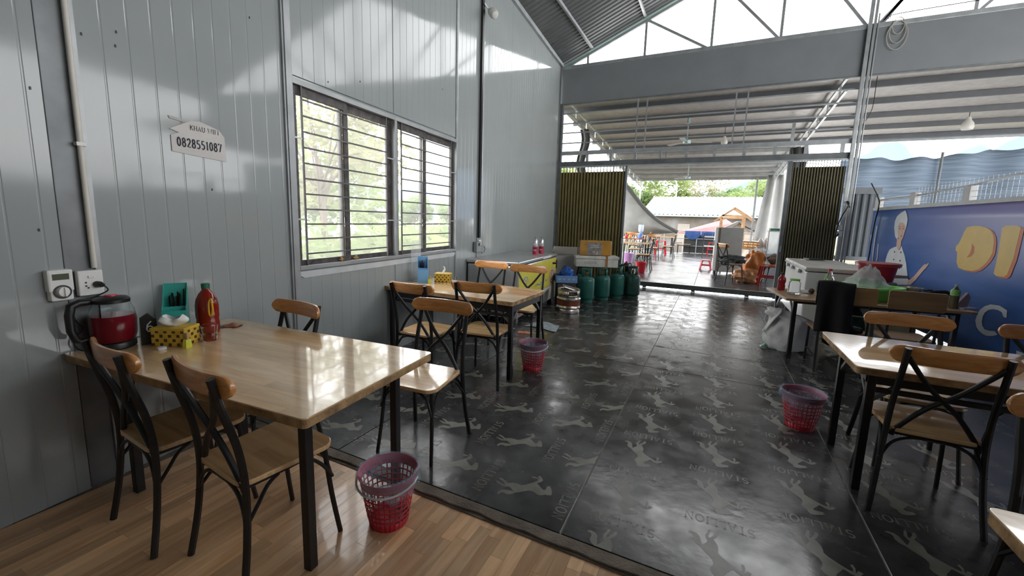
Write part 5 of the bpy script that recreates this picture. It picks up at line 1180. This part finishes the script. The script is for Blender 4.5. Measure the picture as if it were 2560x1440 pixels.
MB().box(-.19, .19, -.12, .12, 0, .01).build('bottom', mat('orange_plastic', (.70, .28, .04), .4), oc)
tag(blob(TT + Vector((-.28, -.36, .36)), (.24, .16, .28), 51, .3, 2).build('black_bag', mat('black_film', (.01, .013, .012), .25), None, True), 'black rubbish bag hanging by the serving table', 'bag')
tag(blob(TT + Vector((.3, -.4, .40)), (.26, .12, .36), 53, .3, 2).build('white_bag', mat('white_film', (.62, .62, .62), .35), None, True), 'white plastic bag hanging by the serving table', 'bag')
for i, (dx, dy, c, lab) in enumerate(((.38, 0, (.62, .6, .58), 'white plastic jug on the serving table'), (.52, -.1, (.4, .32, .3), 'pinkish jug next to the white one'))):
    t = thing('plastic_jug', lab, 'jug', TT + Vector((dx, dy, .72)), 0); MB().lathe([(.07, 0), (.08, .02), (.08, .2), (.05, .26), (.03, .29), (.03, .32)], 16).build('body', mat('jug%d' % i, c, .4), t, True); MB().tube([(.08, 0, .19), (.12, 0, .18), (.12, 0, .08), (.08, 0, .06)], .01, 6).build('handle', mat('jug%d' % i, c, .4), t, True)
# glass display cabinet
gc = thing('display_cabinet', 'glass food cabinet with green tray on top by the shutter', 'cabinet', tf(1925, 706) + Vector((.25, 1.6, 0)), 0)
MB().box(-.25, .25, -.22, .22, 0, .62).build('stand', mat('cab_stand', (.18, .2, .22), .5), gc)
cgl = mat('cabinet_glass', (.85, .9, .9), .05, alpha=.35)
MB().box(-.25, .25, -.22, -.215, .62, 1.22).box(-.25, -.245, -.22, .22, .62, 1.22).box(.245, .25, -.22, .22, .62, 1.22).build('glass_panes', cgl, gc)
MB().box(-.26, .26, -.23, .23, 1.22, 1.25).build('top', alu_m, gc); MB().box(-.24, .24, -.2, .2, .62, .66).build('blue_tray', mat('pale_blue_plastic', (.17, .30, .58), .35), gc)
for x in (-.25, .25): MB().box(x - .012, x + .012, -.232, -.21, .62, 1.22).build('frame_post', alu_m, gc)
MB().box(-.22, .18, -.18, .14, 1.25, 1.31).build('green_tray', mat('green_tray', (.02, .12, .08), .5), gc)
MB().lathe([(.1, .66), (.13, .7), (.13, .9), (.06, 1.0)], 16).build('white_pot', wh_m, gc, True)
# rail with blue cloths and dark skirt
rail = thing('terrace_rail', 'pale pipe railing along the far edge of the terrace', 'railing', (0, 21.15, TZ), 0)
for z in (1.02, .68, .34): MB().tube([(-3.6, 0, z), (2.2, 0, z)], .02, 8).build('rail_pipe', galv_m, rail, True)
for x in (-3.6, -2.15, -.7, .75, 2.2): MB().tube([(x, 0, 0), (x, 0, 1.02)], .02, 8).build('rail_post', galv_m, rail, True)
tag(MB().box(-1.25, .6, 21.22, 21.25, TZ + .02, TZ + .86).build('rail_skirt', mat('dark_skirt', (.05, .055, .055), .7), None), 'dark sheet fixed behind the terrace rail', 'sheet')
for i, (x0, x1, dz) in enumerate(((-1.22, -.55, .42), (-.52, -.05, .26), (-.03, .45, .24))):
    o = MB().grid(lambda u, v: (x0 + u * (x1 - x0), 21.10 - .03 * math.sin(v * 3) - .02 * math.sin(u * 9), TZ + 1.045 - v * dz * (1 - .55 * abs(2 * u - 1) ** 2 * (i == 0))), 14, 8).build('hanging_cloth', mat('blue_cloth', (.05, .12, .33), .85, 0, .2, 5), None, True, thick=.006)
    tag(o, ('largest blue cloth hanging in a curve on the terrace rail', 'middle blue cloth hung over the terrace rail', 'blue cloth on the terrace rail nearest the fridge')[i], 'cloth')
# tarpaulins at both sides of the far opening
tarp_m = mat('grey_tarp', (.20, .20, .19), .75, 0, .15, 2)
P0, P1, P2, P3 = fc(1560, 455, 20.9), fc(1694, 580, 20.9), fc(1655, 585, 20.9), fc(1560, 590, 20.9)
def bil(u, v):
    s = u * u * .15; a = P0.lerp(P1, u); b = P3.lerp(P2, u); q = a.lerp(b, v); q.z -= .35 * math.sin(3.14 * u) * (1 - v); q.y += .15 * math.sin(5 * v + 4 * u); return q
stp = tag(MB().grid(bil, 22, 14).build('side_tarp', tarp_m, None, True, thick=.01), 'grey tarpaulin drawn aside in a curve behind the olive shutter', 'tarpaulin')
MB().tube([bil(i / 20, 0) + Vector((0, -.03, 0)) for i in range(21)], .09, 6).build('rolled_hem', mat('dark_tarp', (.06, .06, .058), .8), stp, True)
Q0, Q1, Q2, Q3 = fc(1925, 422, 20.6), fc(1972, 420, 20.6), fc(1965, 620, 20.6), fc(1882, 600, 20.6)
tag(MB().grid(lambda u, v: Q0.lerp(Q1, u).lerp(Q3.lerp(Q2, u), v ** .7) + Vector((0, .12 * math.sin(u * 14), 0)), 30, 12).build('side_curtain', mat('pale_tarp', (.36, .36, .35), .75, 0, .12, 2), None, True, thick=.01), 'pale grey curtain hanging behind the glass food cabinet', 'curtain')
tag(MB().grid(lambda u, v: (1.62 + .35 * u + .02 * math.sin(v * 9), 13.1 + .05 * math.sin(u * 12), 3.55 - 1.3 * v), 16, 12).build('tied_tarp', mat('dark_tarp', (.06, .06, .058), .8), None, True, thick=.02), 'dark tarpaulin tied to the post above the brown shutter', 'tarpaulin')
tag(MB().grid(lambda u, v: (-3.5 + .22 * u + .06 * math.sin(v * 7), 11.2 + .05 * math.sin(u * 9), 3.95 - 1.3 * v), 12, 12).build('tied_tarp', mat('dark_tarp', (.06, .06, .058), .8), None, True, thick=.02), 'dark tarpaulin tied up at the wall corner above the olive shutter', 'tarpaulin')
# ceiling fans and lamps of the terrace
def fan(lab, loc, r=.62, drop=.55):
    t = thing('ceiling_fan', lab, 'fan', loc, .4, 'terrace ceiling fans')
    MB().tube([(0, 0, 0), (0, 0, -drop)], .012, 8).build('rod', mint_m, t, True); MB().lathe([(.05, -.16), (.03, -.02), (.06, 0)], 14).build('canopy', mint_m, t, True)
    MB().lathe([(.02, -drop - .13), (.09, -drop - .12), (.1, -drop - .05), (.04, -drop)], 18).build('motor', mint_m, t, True)
    for k in range(3):
        a = k * 2.094; M_ = Matrix.Rotation(a, 4, 'Z') @ Matrix.Translation((0, 0, -drop - .08)) @ Matrix.Rotation(.12, 4, 'X')
        MB().prism([(.1, -.03), (.2, -.06), (r, -.075), (r + .02, 0), (r, .06), (.2, .04), (.1, .03)], -.003, .003, M_).build('blade', mat('fan_blade', (.5, .54, .53), .4), t)
    return t
def at_roof(u, v, b): P = fc(u, v, b); return Vector((P.x, b, lz(b) - .1))
fan('ceiling fan hanging over the terrace before the header rails', at_roof(1722, 300, 12.0)); fan('ceiling fan hanging deep in the terrace above the doorway', at_roof(1722, 420, 17.3))
def pend(lab, loc, drop, s=1.):
    t = thing('pendant_bulb', lab, 'lamp', loc, 0, 'terrace pendant bulbs'); MB().tube([(0, 0, 0), (0, 0, -drop)], .006, 6).build('cord', black_m, t, True)
    MB().lathe([(.03 * s, -drop), (.04 * s, -drop - .05 * s), (.075 * s, -drop - .10 * s), (.085 * s, -drop - .17 * s), (.07 * s, -drop - .21 * s), (.001, -drop - .22 * s)], 16).build('bulb', mat('pend_bulb', (.60, .58, .54), .4), t, True); return t
pend('pendant bulb over the terrace beside the hanger rods', at_roof(1813, 330, 13.0), .28); pend('pendant bulb seen in the doorway below the track', at_roof(1663, 410, 15.6), .25); pend('pendant bulb under the lean-to beyond the blue banner', at_roof(2425, 280, 13.1), .12, 1.3)
# ==================================================================== OUTSIDE
def leafmat(name, col, col2):
    m_ = mat(name, col, .7, 0, 0, .7, col2=col2, spec=.2); nt = m_.node_tree; N = nt.nodes; L = nt.links
    tr = N.new('ShaderNodeBsdfTranslucent'); mx = N.new('ShaderNodeMixShader'); mx.inputs[0].default_value = .5
    src = N['Principled BSDF'].inputs['Base Color'].links[0].from_socket; L.new(src, tr.inputs[0])
    L.new(N['Principled BSDF'].outputs[0], mx.inputs[1]); L.new(tr.outputs[0], mx.inputs[2]); L.new(mx.outputs[0], N['Material Output'].inputs[0]); return m_
LEAF = [leafmat('leaf_light', (.29, .345, .145), (.18, .25, .09)), leafmat('leaf_mid', (.21, .28, .12), (.13, .20, .075)), leafmat('leaf_olive', (.31, .30, .17), (.20, .215, .10))]
bark_m = mat('bark', (.13, .10, .075), .9, 0, .3, 4)
def leaf_cloud(n, blobs, size, seed, flat=.5):
    rnd = random.Random(seed); vs = []; fs = []
    for i in range(n):
        c, r = blobs[rnd.randrange(len(blobs))]
        d = Vector((rnd.gauss(0, 1), rnd.gauss(0, 1), rnd.gauss(0, 1))).normalized() * (rnd.random() ** .4)
        p = Vector(c) + Vector((d.x * r[0], d.y * r[1], d.z * r[2]))
        a = Vector((rnd.gauss(0, 1), rnd.gauss(0, 1), rnd.gauss(0, flat))).normalized(); b = a.cross(Vector((rnd.gauss(0, 1), rnd.gauss(0, 1), rnd.gauss(0, 1)))).normalized()
        s = size * rnd.uniform(.6, 1.4); o = len(vs)
        vs += [tuple(p - a * s), tuple(p + b * s * .4), tuple(p + a * s), tuple(p - b * s * .4)]; fs.append((o, o + 1, o + 2, o + 3))
    m_ = MB(); m_.v = vs; m_.f = fs; return m_
def make_tree(seed, hgt, rad, n, size, li, open_=False):
    rnd = random.Random(seed); t = thing('tree', '', 'tree')
    br = []
    tr_ = MB(); top = Vector((rnd.uniform(-.3, .3), rnd.uniform(-.3, .3), hgt * .55)); tr_.tube(smoothpts([(0, 0, 0), (.1, .05, hgt * .25), tuple(top)], 4), [.035 * hgt * .4] * 5 + [.03 * hgt * .4] * 3 + [.02 * hgt * .4], 7)
    blobs = []
    for k in range(10 if not open_ else 14):
        a = k * 2.4 + rnd.uniform(-.3, .3); z = hgt * rnd.uniform(.38, .95); rr = rad * rnd.uniform(.3, .8) * (1 - .4 * abs(z / hgt - .6))
        e = Vector((rr * math.cos(a), rr * math.sin(a), z)); tr_.tube([tuple(Vector((0, 0, hgt * .3)).lerp(top, rnd.random())), tuple(e * .6 + top * .4 * Vector((1, 1, 1)).z), tuple(e)], [.012 * hgt * .4, .008 * hgt * .4, .003 * hgt * .4], 5)
        k_ = rad * rnd.uniform(.28, .5) * (.75 if open_ else 1); blobs.append((e, (k_, k_, k_ * .75)))
    tr_.build('trunk', bark_m, t, True)
    leaf_cloud(n, blobs, size, seed).build('foliage', LEAF[li], t, kind='stuff')
    return t
def dup_tree(src, loc, rz, s, lab, grp):
    o = dup(src, loc, rz, lab, grp); o.scale = (s, s, s); return o
GZ = -.9
tA = make_tree(1, 7.0, 3.0, 2600, .12, 2, True); tB = make_tree(2, 6.5, 3.0, 5200, .18, 0); tC = make_tree(3, 6.0, 2.6, 4200, .18, 1)
FG = 'trees beyond the terrace'
row = [(tC, -20, 46, 1.3, 0), (tA, -13.5, 48, 1.25, 1), (tC, -9.5, 52, 1.2, 0), (tB, -5.5, 50, 1.15, 0), (tA, -1.5, 53, 1.3, 1), (tC, 2.4, 50, 1.12, 0), (tB, 6.0, 54, 1.1, 0), (tB, -16.8, 53, 1.35, 0), (tA, -23, 54, 1.3, 1), (tB, 4.0, 47, .95, 0)]
TL = ['tree with dense pale crown at the far left of the row beyond the terrace']
LB = {0: 'dense pale green tree in the row behind the green roof', 1: 'tall sparse olive tree in the row behind the green roof'}
for i, (s, x, y, k, l) in enumerate(row): dup_tree(s, (x, y, GZ), i * 1.3, k, LB[l], FG)
# trees seen through the window: the masters stand here
def wpos(u, p, z=GZ):
    q, _ = wl(u, 548, p); return fw(p, q, z)
for t, u, p, s, lab in ((tA, 800, -9.0, 1.0, 'big sparse tree close outside the first window pane'), (tB, 925, -21, .55, 'bushy tree in the distance behind the middle of the window'), (tC, 1035, -20, .72, 'bushy dark tree outside the second window pane')):
    t.location = wpos(u, p); t.scale = (s, s, s); t['label'] = lab
dup_tree(tC, wpos(1125, -24), 2., .7, 'bushy tree outside the last window pane', 'trees outside the window'); dup_tree(tB, wpos(745, -13), 2.4, .9, 'leafy tree at the window edge behind the sparse tree', 'trees outside the window')
bush0 = None
def bush(lab, loc, seed, r, h, n, size, li, grp=None):
    t = thing('bush', lab, 'bush', loc, seed); rnd = random.Random(seed)
    bl = [((rnd.uniform(-.6, .6) * r, rnd.uniform(-.6, .6) * r, rnd.uniform(.25, .8) * h), (r * .5, r * .5, h * .3)) for _ in range(8)]
    leaf_cloud(n, bl, size, seed).build('foliage', LEAF[li], t, kind='stuff')
    s_ = MB(); [s_.tube([(0, 0, 0), (b[0][0], b[0][1], b[0][2])], .02, 4) for b in bl]; s_.build('stems', bark_m, t); return t
for i, (u, p, r, h, li, lab) in enumerate(((760, -5.2, 1.5, 2.2, 0, 'leafy bush filling the lower first window pane'), (835, -6.0, 1.5, 2.0, 0, 'pale bush below the sparse tree outside'), (900, -7.5, 1.6, 1.8, 2, 'olive bush outside the middle of the window'), (965, -9.5, 1.8, 2.0, 0, 'pale green bush beside the window mullion outside'), (1085, -10.5, 1.8, 2.1, 0, 'green bush below the last window pane'), (1140, -12, 2.0, 2.2, 1, 'dark bush at the far window edge outside'))):
    bush(lab, wpos(u, p), i + 11, r, h, 1500, .13, li)
ban_m = leafmat('banana_leaf', (.25, .34, .09), (.17, .26, .055))
def banana(lab, loc, s, seed, grp):
    t = thing('banana_plant', lab, 'banana plant', loc, seed, grp); rnd = random.Random(seed)
    MB().tube([(0, 0, 0), (0, 0, .9 * s)], [.11 * s, .07 * s], 8).build('stem', mat('banana_stem', (.2, .24, .1), .6), t, True)
    for k in range(8):
        a = k * .785 + rnd.uniform(-.2, .2); up = rnd.uniform(.9, 1.5); ln = rnd.uniform(1.0, 1.5) * s
        def lf(u, v):
            r = u * ln * math.cos(up * (1 - .8 * u) - .15); z = .8 * s + ln * (math.sin(up) * u - .55 * u * u); w_ = .22 * s * math.sin(3.14 * min(1, u * .93 + .05)) ** .6 * (v - .5) * 2
            return (r * math.cos(a) - w_ * math.sin(a), r * math.sin(a) + w_ * math.cos(a), z - .12 * abs(v - .5) * s)
        MB().grid(lf, 10, 5).build('leaf', ban_m, t, True)
    return t
for i, (u, p, s) in enumerate(((1010, -7.0, 1.1), (1052, -8.2, 1.15), (1108, -9.0, 1.2), (880, -10, 1.2), (935, -8.5, 1.0))): banana('banana plant with broad pale leaves outside the window', wpos(u, p), s, i, 'banana plants outside the window')
# grass strip outside the window
gs = MB(); rnd = random.Random(8)
for i in range(9000):
    p = -rnd.uniform(3.6, 16); q = rnd.uniform(2, 26); P = fw(p, q, GZ); h = rnd.uniform(.3, .9); dx = rnd.uniform(-.15, .15); o = len(gs.v)
    gs.v += [(P.x - .02, P.y, P.z), (P.x + .02, P.y, P.z), (P.x + dx, P.y + dx, P.z + h)]; gs.f.append((o, o + 1, o + 2))
tag(gs.build('tall_grass', leafmat('dry_grass', (.34, .32, .17), (.25, .26, .12)), None), 'tall dry grass growing outside the window', 'grass', kind='stuff')
# the neighbouring house with pale green roof, beyond the terrace
hs = thing('neighbour_house', 'long whitewashed house with pale green corrugated roof beyond the terrace', 'house', (0, 36, GZ), 0)
e0, e1 = fc(1600, 533, 36), fc(1930, 545, 36); r0, r1 = fc(1635, 491, 40), fc(1935, 494, 40)
zE, zR = (e0.z + e1.z) / 2 - GZ, (r0.z + r1.z) / 2 - GZ; xa, xb = e0.x, e1.x + 1
gr2 = mat('mint_roof', (.088, .112, .102), .5, .1, .1, 1.5)
pr = []; x = xa
while x < xb: pr += [(x, 0), (x + .16, 0), (x + .2, .05), (x + .26, .05), (x + .30, 0)]; x += .33
n = len(pr); sk_ = (r0.x - e0.x)
MB().add([(x, -.2, zE + dz) for x, dz in pr] + [(x + sk_ * (1 - (x - xa) / (xb - xa)), 4, zR + dz) for x, dz in pr], [(i, i + 1, n + i + 1, n + i) for i in range(n - 1)]).add([(xa, 8, zE), (xb, 8, zE), (xb, 4, zR), (r0.x, 4, zR)], [(0, 1, 2, 3)]).build('roof', gr2, hs)
MB().box(xa + .4, xb - .3, .3, 7.6, -.5, zE - .02).build('wall', mat('stained_lime_wall', (.17, .165, .16), .9, 0, .3, 1.2, col2=(.10, .08, .06)), hs)
MB().box(xa, xb, -.2, -.1, zE - .12, zE - .0).build('gutter', mat('gutter', (.25, .3, .28), .5), hs)
for x in (xa + 3, xa + 5.2, xa + 7.4): MB().box(x, x + .9, .27, .31, zE - 2.2, zE - .7).build('window', mat('dull_pane', (.25, .23, .2), .6), hs)
# red roofed shed and wooden frame
P0 = fc(1690, 582, 30); P1 = fc(1815, 548, 30); P2 = fc(1830, 560, 30); P3 = fc(1770, 585, 30)
rs = thing('red_roof', 'faded red sheet roof of a shed beyond the rail', 'shed', (0, 30, GZ), 0)
MB().add([(P.x, 0, P.z - GZ) for P in (P0, P1)] + [(P.x, -1.5, P.z - GZ) for P in (P2, P3)], [(0, 3, 2, 1)]).build('sheet', mat('faded_red', (.24, .055, .055), .6, 0, .25, 1.5), rs, thick=.04)
MB().beam((P3.x, -1.5, P3.z - GZ - .05), (P2.x, -1.5, P2.z - GZ - .05), .12).build('edge_beam', wh_m, rs)
MB().box(P0.x + .5, P1.x - .3, -.8, -.2, 0, P0.z - GZ - .1).build('wall', mat('shed_wall', (.3, .28, .25), .9), rs)
G0 = fc(1780, 585, 27); G1 = fc(1848, 555, 27); G2 = fc(1895, 578, 27)
gs2 = thing('brick_shed', 'low brick shed with dark ragged gable roof beyond the fridge', 'shed', (0, 27, GZ), 0)
MB().prism([(G0.x + .2, 0), (G2.x - .2, 0), (G2.x - .2, G2.z - GZ - .1), (G1.x, G1.z - GZ - .1), (G0.x + .2, G0.z - GZ - .1)], -.1, .1, Matrix(((1, 0, 0, 0), (0, 0, 1, 0), (0, 1, 0, 0), (0, 0, 0, 1)))).build('gable_wall', mat('grey_brick', (.30, .26, .22), .9, 0, .35, 5), gs2)
for A, B_ in ((G0, G1), (G1, G2)): MB().add([(A.x, -.4, A.z - GZ), (B_.x, -.4, B_.z - GZ), (B_.x, 3, B_.z - GZ), (A.x, 3, A.z - GZ)], [(0, 1, 2, 3)]).build('roof_slope', mat('old_roof', (.10, .095, .09), .8), gs2, thick=.12)
hut = thing('timber_frame', 'bare timber roof frame of a hut beyond the fridge', 'frame', (0, 24, GZ), 0)
tb_m = mat('raw_timber', (.22, .12, .055), .7, 0, .3, 3)
hp = lambda u, v: Vector((fc(u, v, 24).x, 0, fc(u, v, 24).z - GZ))
for a_, b_ in (((1805, 544), (1803, 600)), ((1862, 544), (1858, 600)), ((1803, 545), (1865, 545)), ((1805, 538), (1865, 541)), ((1785, 553), (1838, 520)), ((1838, 520), (1888, 552))):
    for dy in (0, 1.6): MB().beam(hp(*a_) + Vector((0, dy, 0)), hp(*b_) + Vector((0, dy, 0)), .07).build('pole', tb_m, hut)
MB().beam(hp(1838, 520), hp(1838, 520) + Vector((0, 1.6, 0)), .07).build('ridge_pole', tb_m, hut)
for q_ in (hp(1803, 545), hp(1862, 545)):
    for dy in (0, 1.6): MB().beam((q_.x, dy, 0), (q_.x, dy, q_.z), .08).build('post', tb_m, hut)
sl = thing('street_lamp', 'thin pale street lamp standing before the trees', 'lamp', (fc(1690, 490, 44).x, 44, GZ), 0)
zt = fc(1690, 455, 44).z - GZ; MB().tube([(0, 0, 0), (0, 0, zt - .3), (-.1, 0, zt), (-.9, 0, zt + .9)], .07, 6).build('pole', galv_m, sl, True); MB().box(-1.3, -.8, -.1, .1, zt + .85, zt + .98).build('lamp_head', galv_m, sl)
# shade net on the right, poles, dark shed under it
net_m = mat('blue_grey_net', (.27, .34, .42), .8, 0, .35, 2.0, stretch=(.6, .6, 22), detail=9, col2=(.12, .165, .235))
tag(MB().grid(lambda u, v: (3.0 + u * 9, 14.6 + .12 * math.sin(u * 60 + v) * (1 - v) + .06 * math.sin(u * 23), 3.50 - .13 * math.sin(min(1, u * 3) * 3.14) + .25 * max(0, u - .2) - v * (1.9 - .1 * u) + .03 * math.sin(u * 80) * (1 - v)), 130, 14).build('shade_net', net_m, None, True, thick=.01), 'blue grey shade net strung beyond the banner wall', 'net')
for x in (5.05, 8.2): tag(MB().tube([(x, 14.5, -.3), (x, 14.5, 3.5)], .03, 8).build('net_pole', darksteel_m, None, True), 'thin dark pole holding the shade net', 'pole', 'net poles')
cs_ = thing('dark_shed', 'dark low shed roof behind the wire mesh fence', 'shed', (7.8, 12.2, -.3), 0)
MB().box(-2.4, 3, -.5, .9, 0, 2.45).build('wall', mat('slat_wall', (.10, .10, .11), .8), cs_); MB().box(-2.6, 3.1, -.7, 1.0, 2.45, 2.52).build('roof', darksteel_m, cs_)
# far limestone hills; distance haze is put into their blue-grey base colour
hill_m = mat('far_hill_haze', (.125, .165, .225), 1., 0, .12, .02, spec=0.)
def hill(lab, prof, dist, depth_):
    """prof: list of (direction x per unit depth, rise per unit depth)"""
    mb = MB(); n = len(prof); rows = []
    for j, (dy, k) in enumerate(((-depth_, .0), (-depth_ * .45, .72), (0, 1.), (depth_ * .7, .6), (depth_ * 1.2, 0.))):
        rows.append([(x * dist + 3 * mnoise.noise(Vector((i, j, 1))), dist + dy, GZ + max(0, (z * dist) * k + dist * .012 * mnoise.noise(Vector((i * .7, j * 1.3, 3))) * (0 < k < 1))) for i, (x, z) in enumerate(prof)])
    o = 0
    for rw in rows: mb.v += rw
    for j in range(len(rows) - 1):
        for i in range(n - 1): mb.f.append((j * n + i, j * n + i + 1, (j + 1) * n + i + 1, (j + 1) * n + i))
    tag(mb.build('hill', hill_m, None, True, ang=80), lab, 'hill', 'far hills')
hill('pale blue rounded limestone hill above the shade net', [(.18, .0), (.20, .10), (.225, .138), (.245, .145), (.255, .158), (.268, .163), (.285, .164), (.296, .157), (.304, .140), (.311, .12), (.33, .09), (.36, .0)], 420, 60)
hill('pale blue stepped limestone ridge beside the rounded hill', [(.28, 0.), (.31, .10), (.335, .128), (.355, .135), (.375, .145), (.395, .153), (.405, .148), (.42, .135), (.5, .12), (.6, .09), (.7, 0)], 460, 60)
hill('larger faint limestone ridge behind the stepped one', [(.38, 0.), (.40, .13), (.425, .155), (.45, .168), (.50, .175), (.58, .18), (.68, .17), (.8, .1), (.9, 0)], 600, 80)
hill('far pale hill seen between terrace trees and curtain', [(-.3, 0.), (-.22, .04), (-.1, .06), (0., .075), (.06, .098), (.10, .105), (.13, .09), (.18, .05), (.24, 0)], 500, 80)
def whill(lab, prof, dist):
    mb = MB(); n = len(prof)
    for k, dd in ((0., -70), (.7, -30), (1., 0), (.5, 60), (0, 120)):
        for i, (u, v) in enumerate(prof):
            P = hit(u, v, NW, -dist); q = fw(-dist - dd, P.dot(TW), GZ + max(0, P.z - GZ) * k); mb.v.append(tuple(q))
    for j in range(4):
        for i in range(n - 1): mb.f.append((j * n + i, (j + 1) * n + i, (j + 1) * n + i + 1, j * n + i + 1))
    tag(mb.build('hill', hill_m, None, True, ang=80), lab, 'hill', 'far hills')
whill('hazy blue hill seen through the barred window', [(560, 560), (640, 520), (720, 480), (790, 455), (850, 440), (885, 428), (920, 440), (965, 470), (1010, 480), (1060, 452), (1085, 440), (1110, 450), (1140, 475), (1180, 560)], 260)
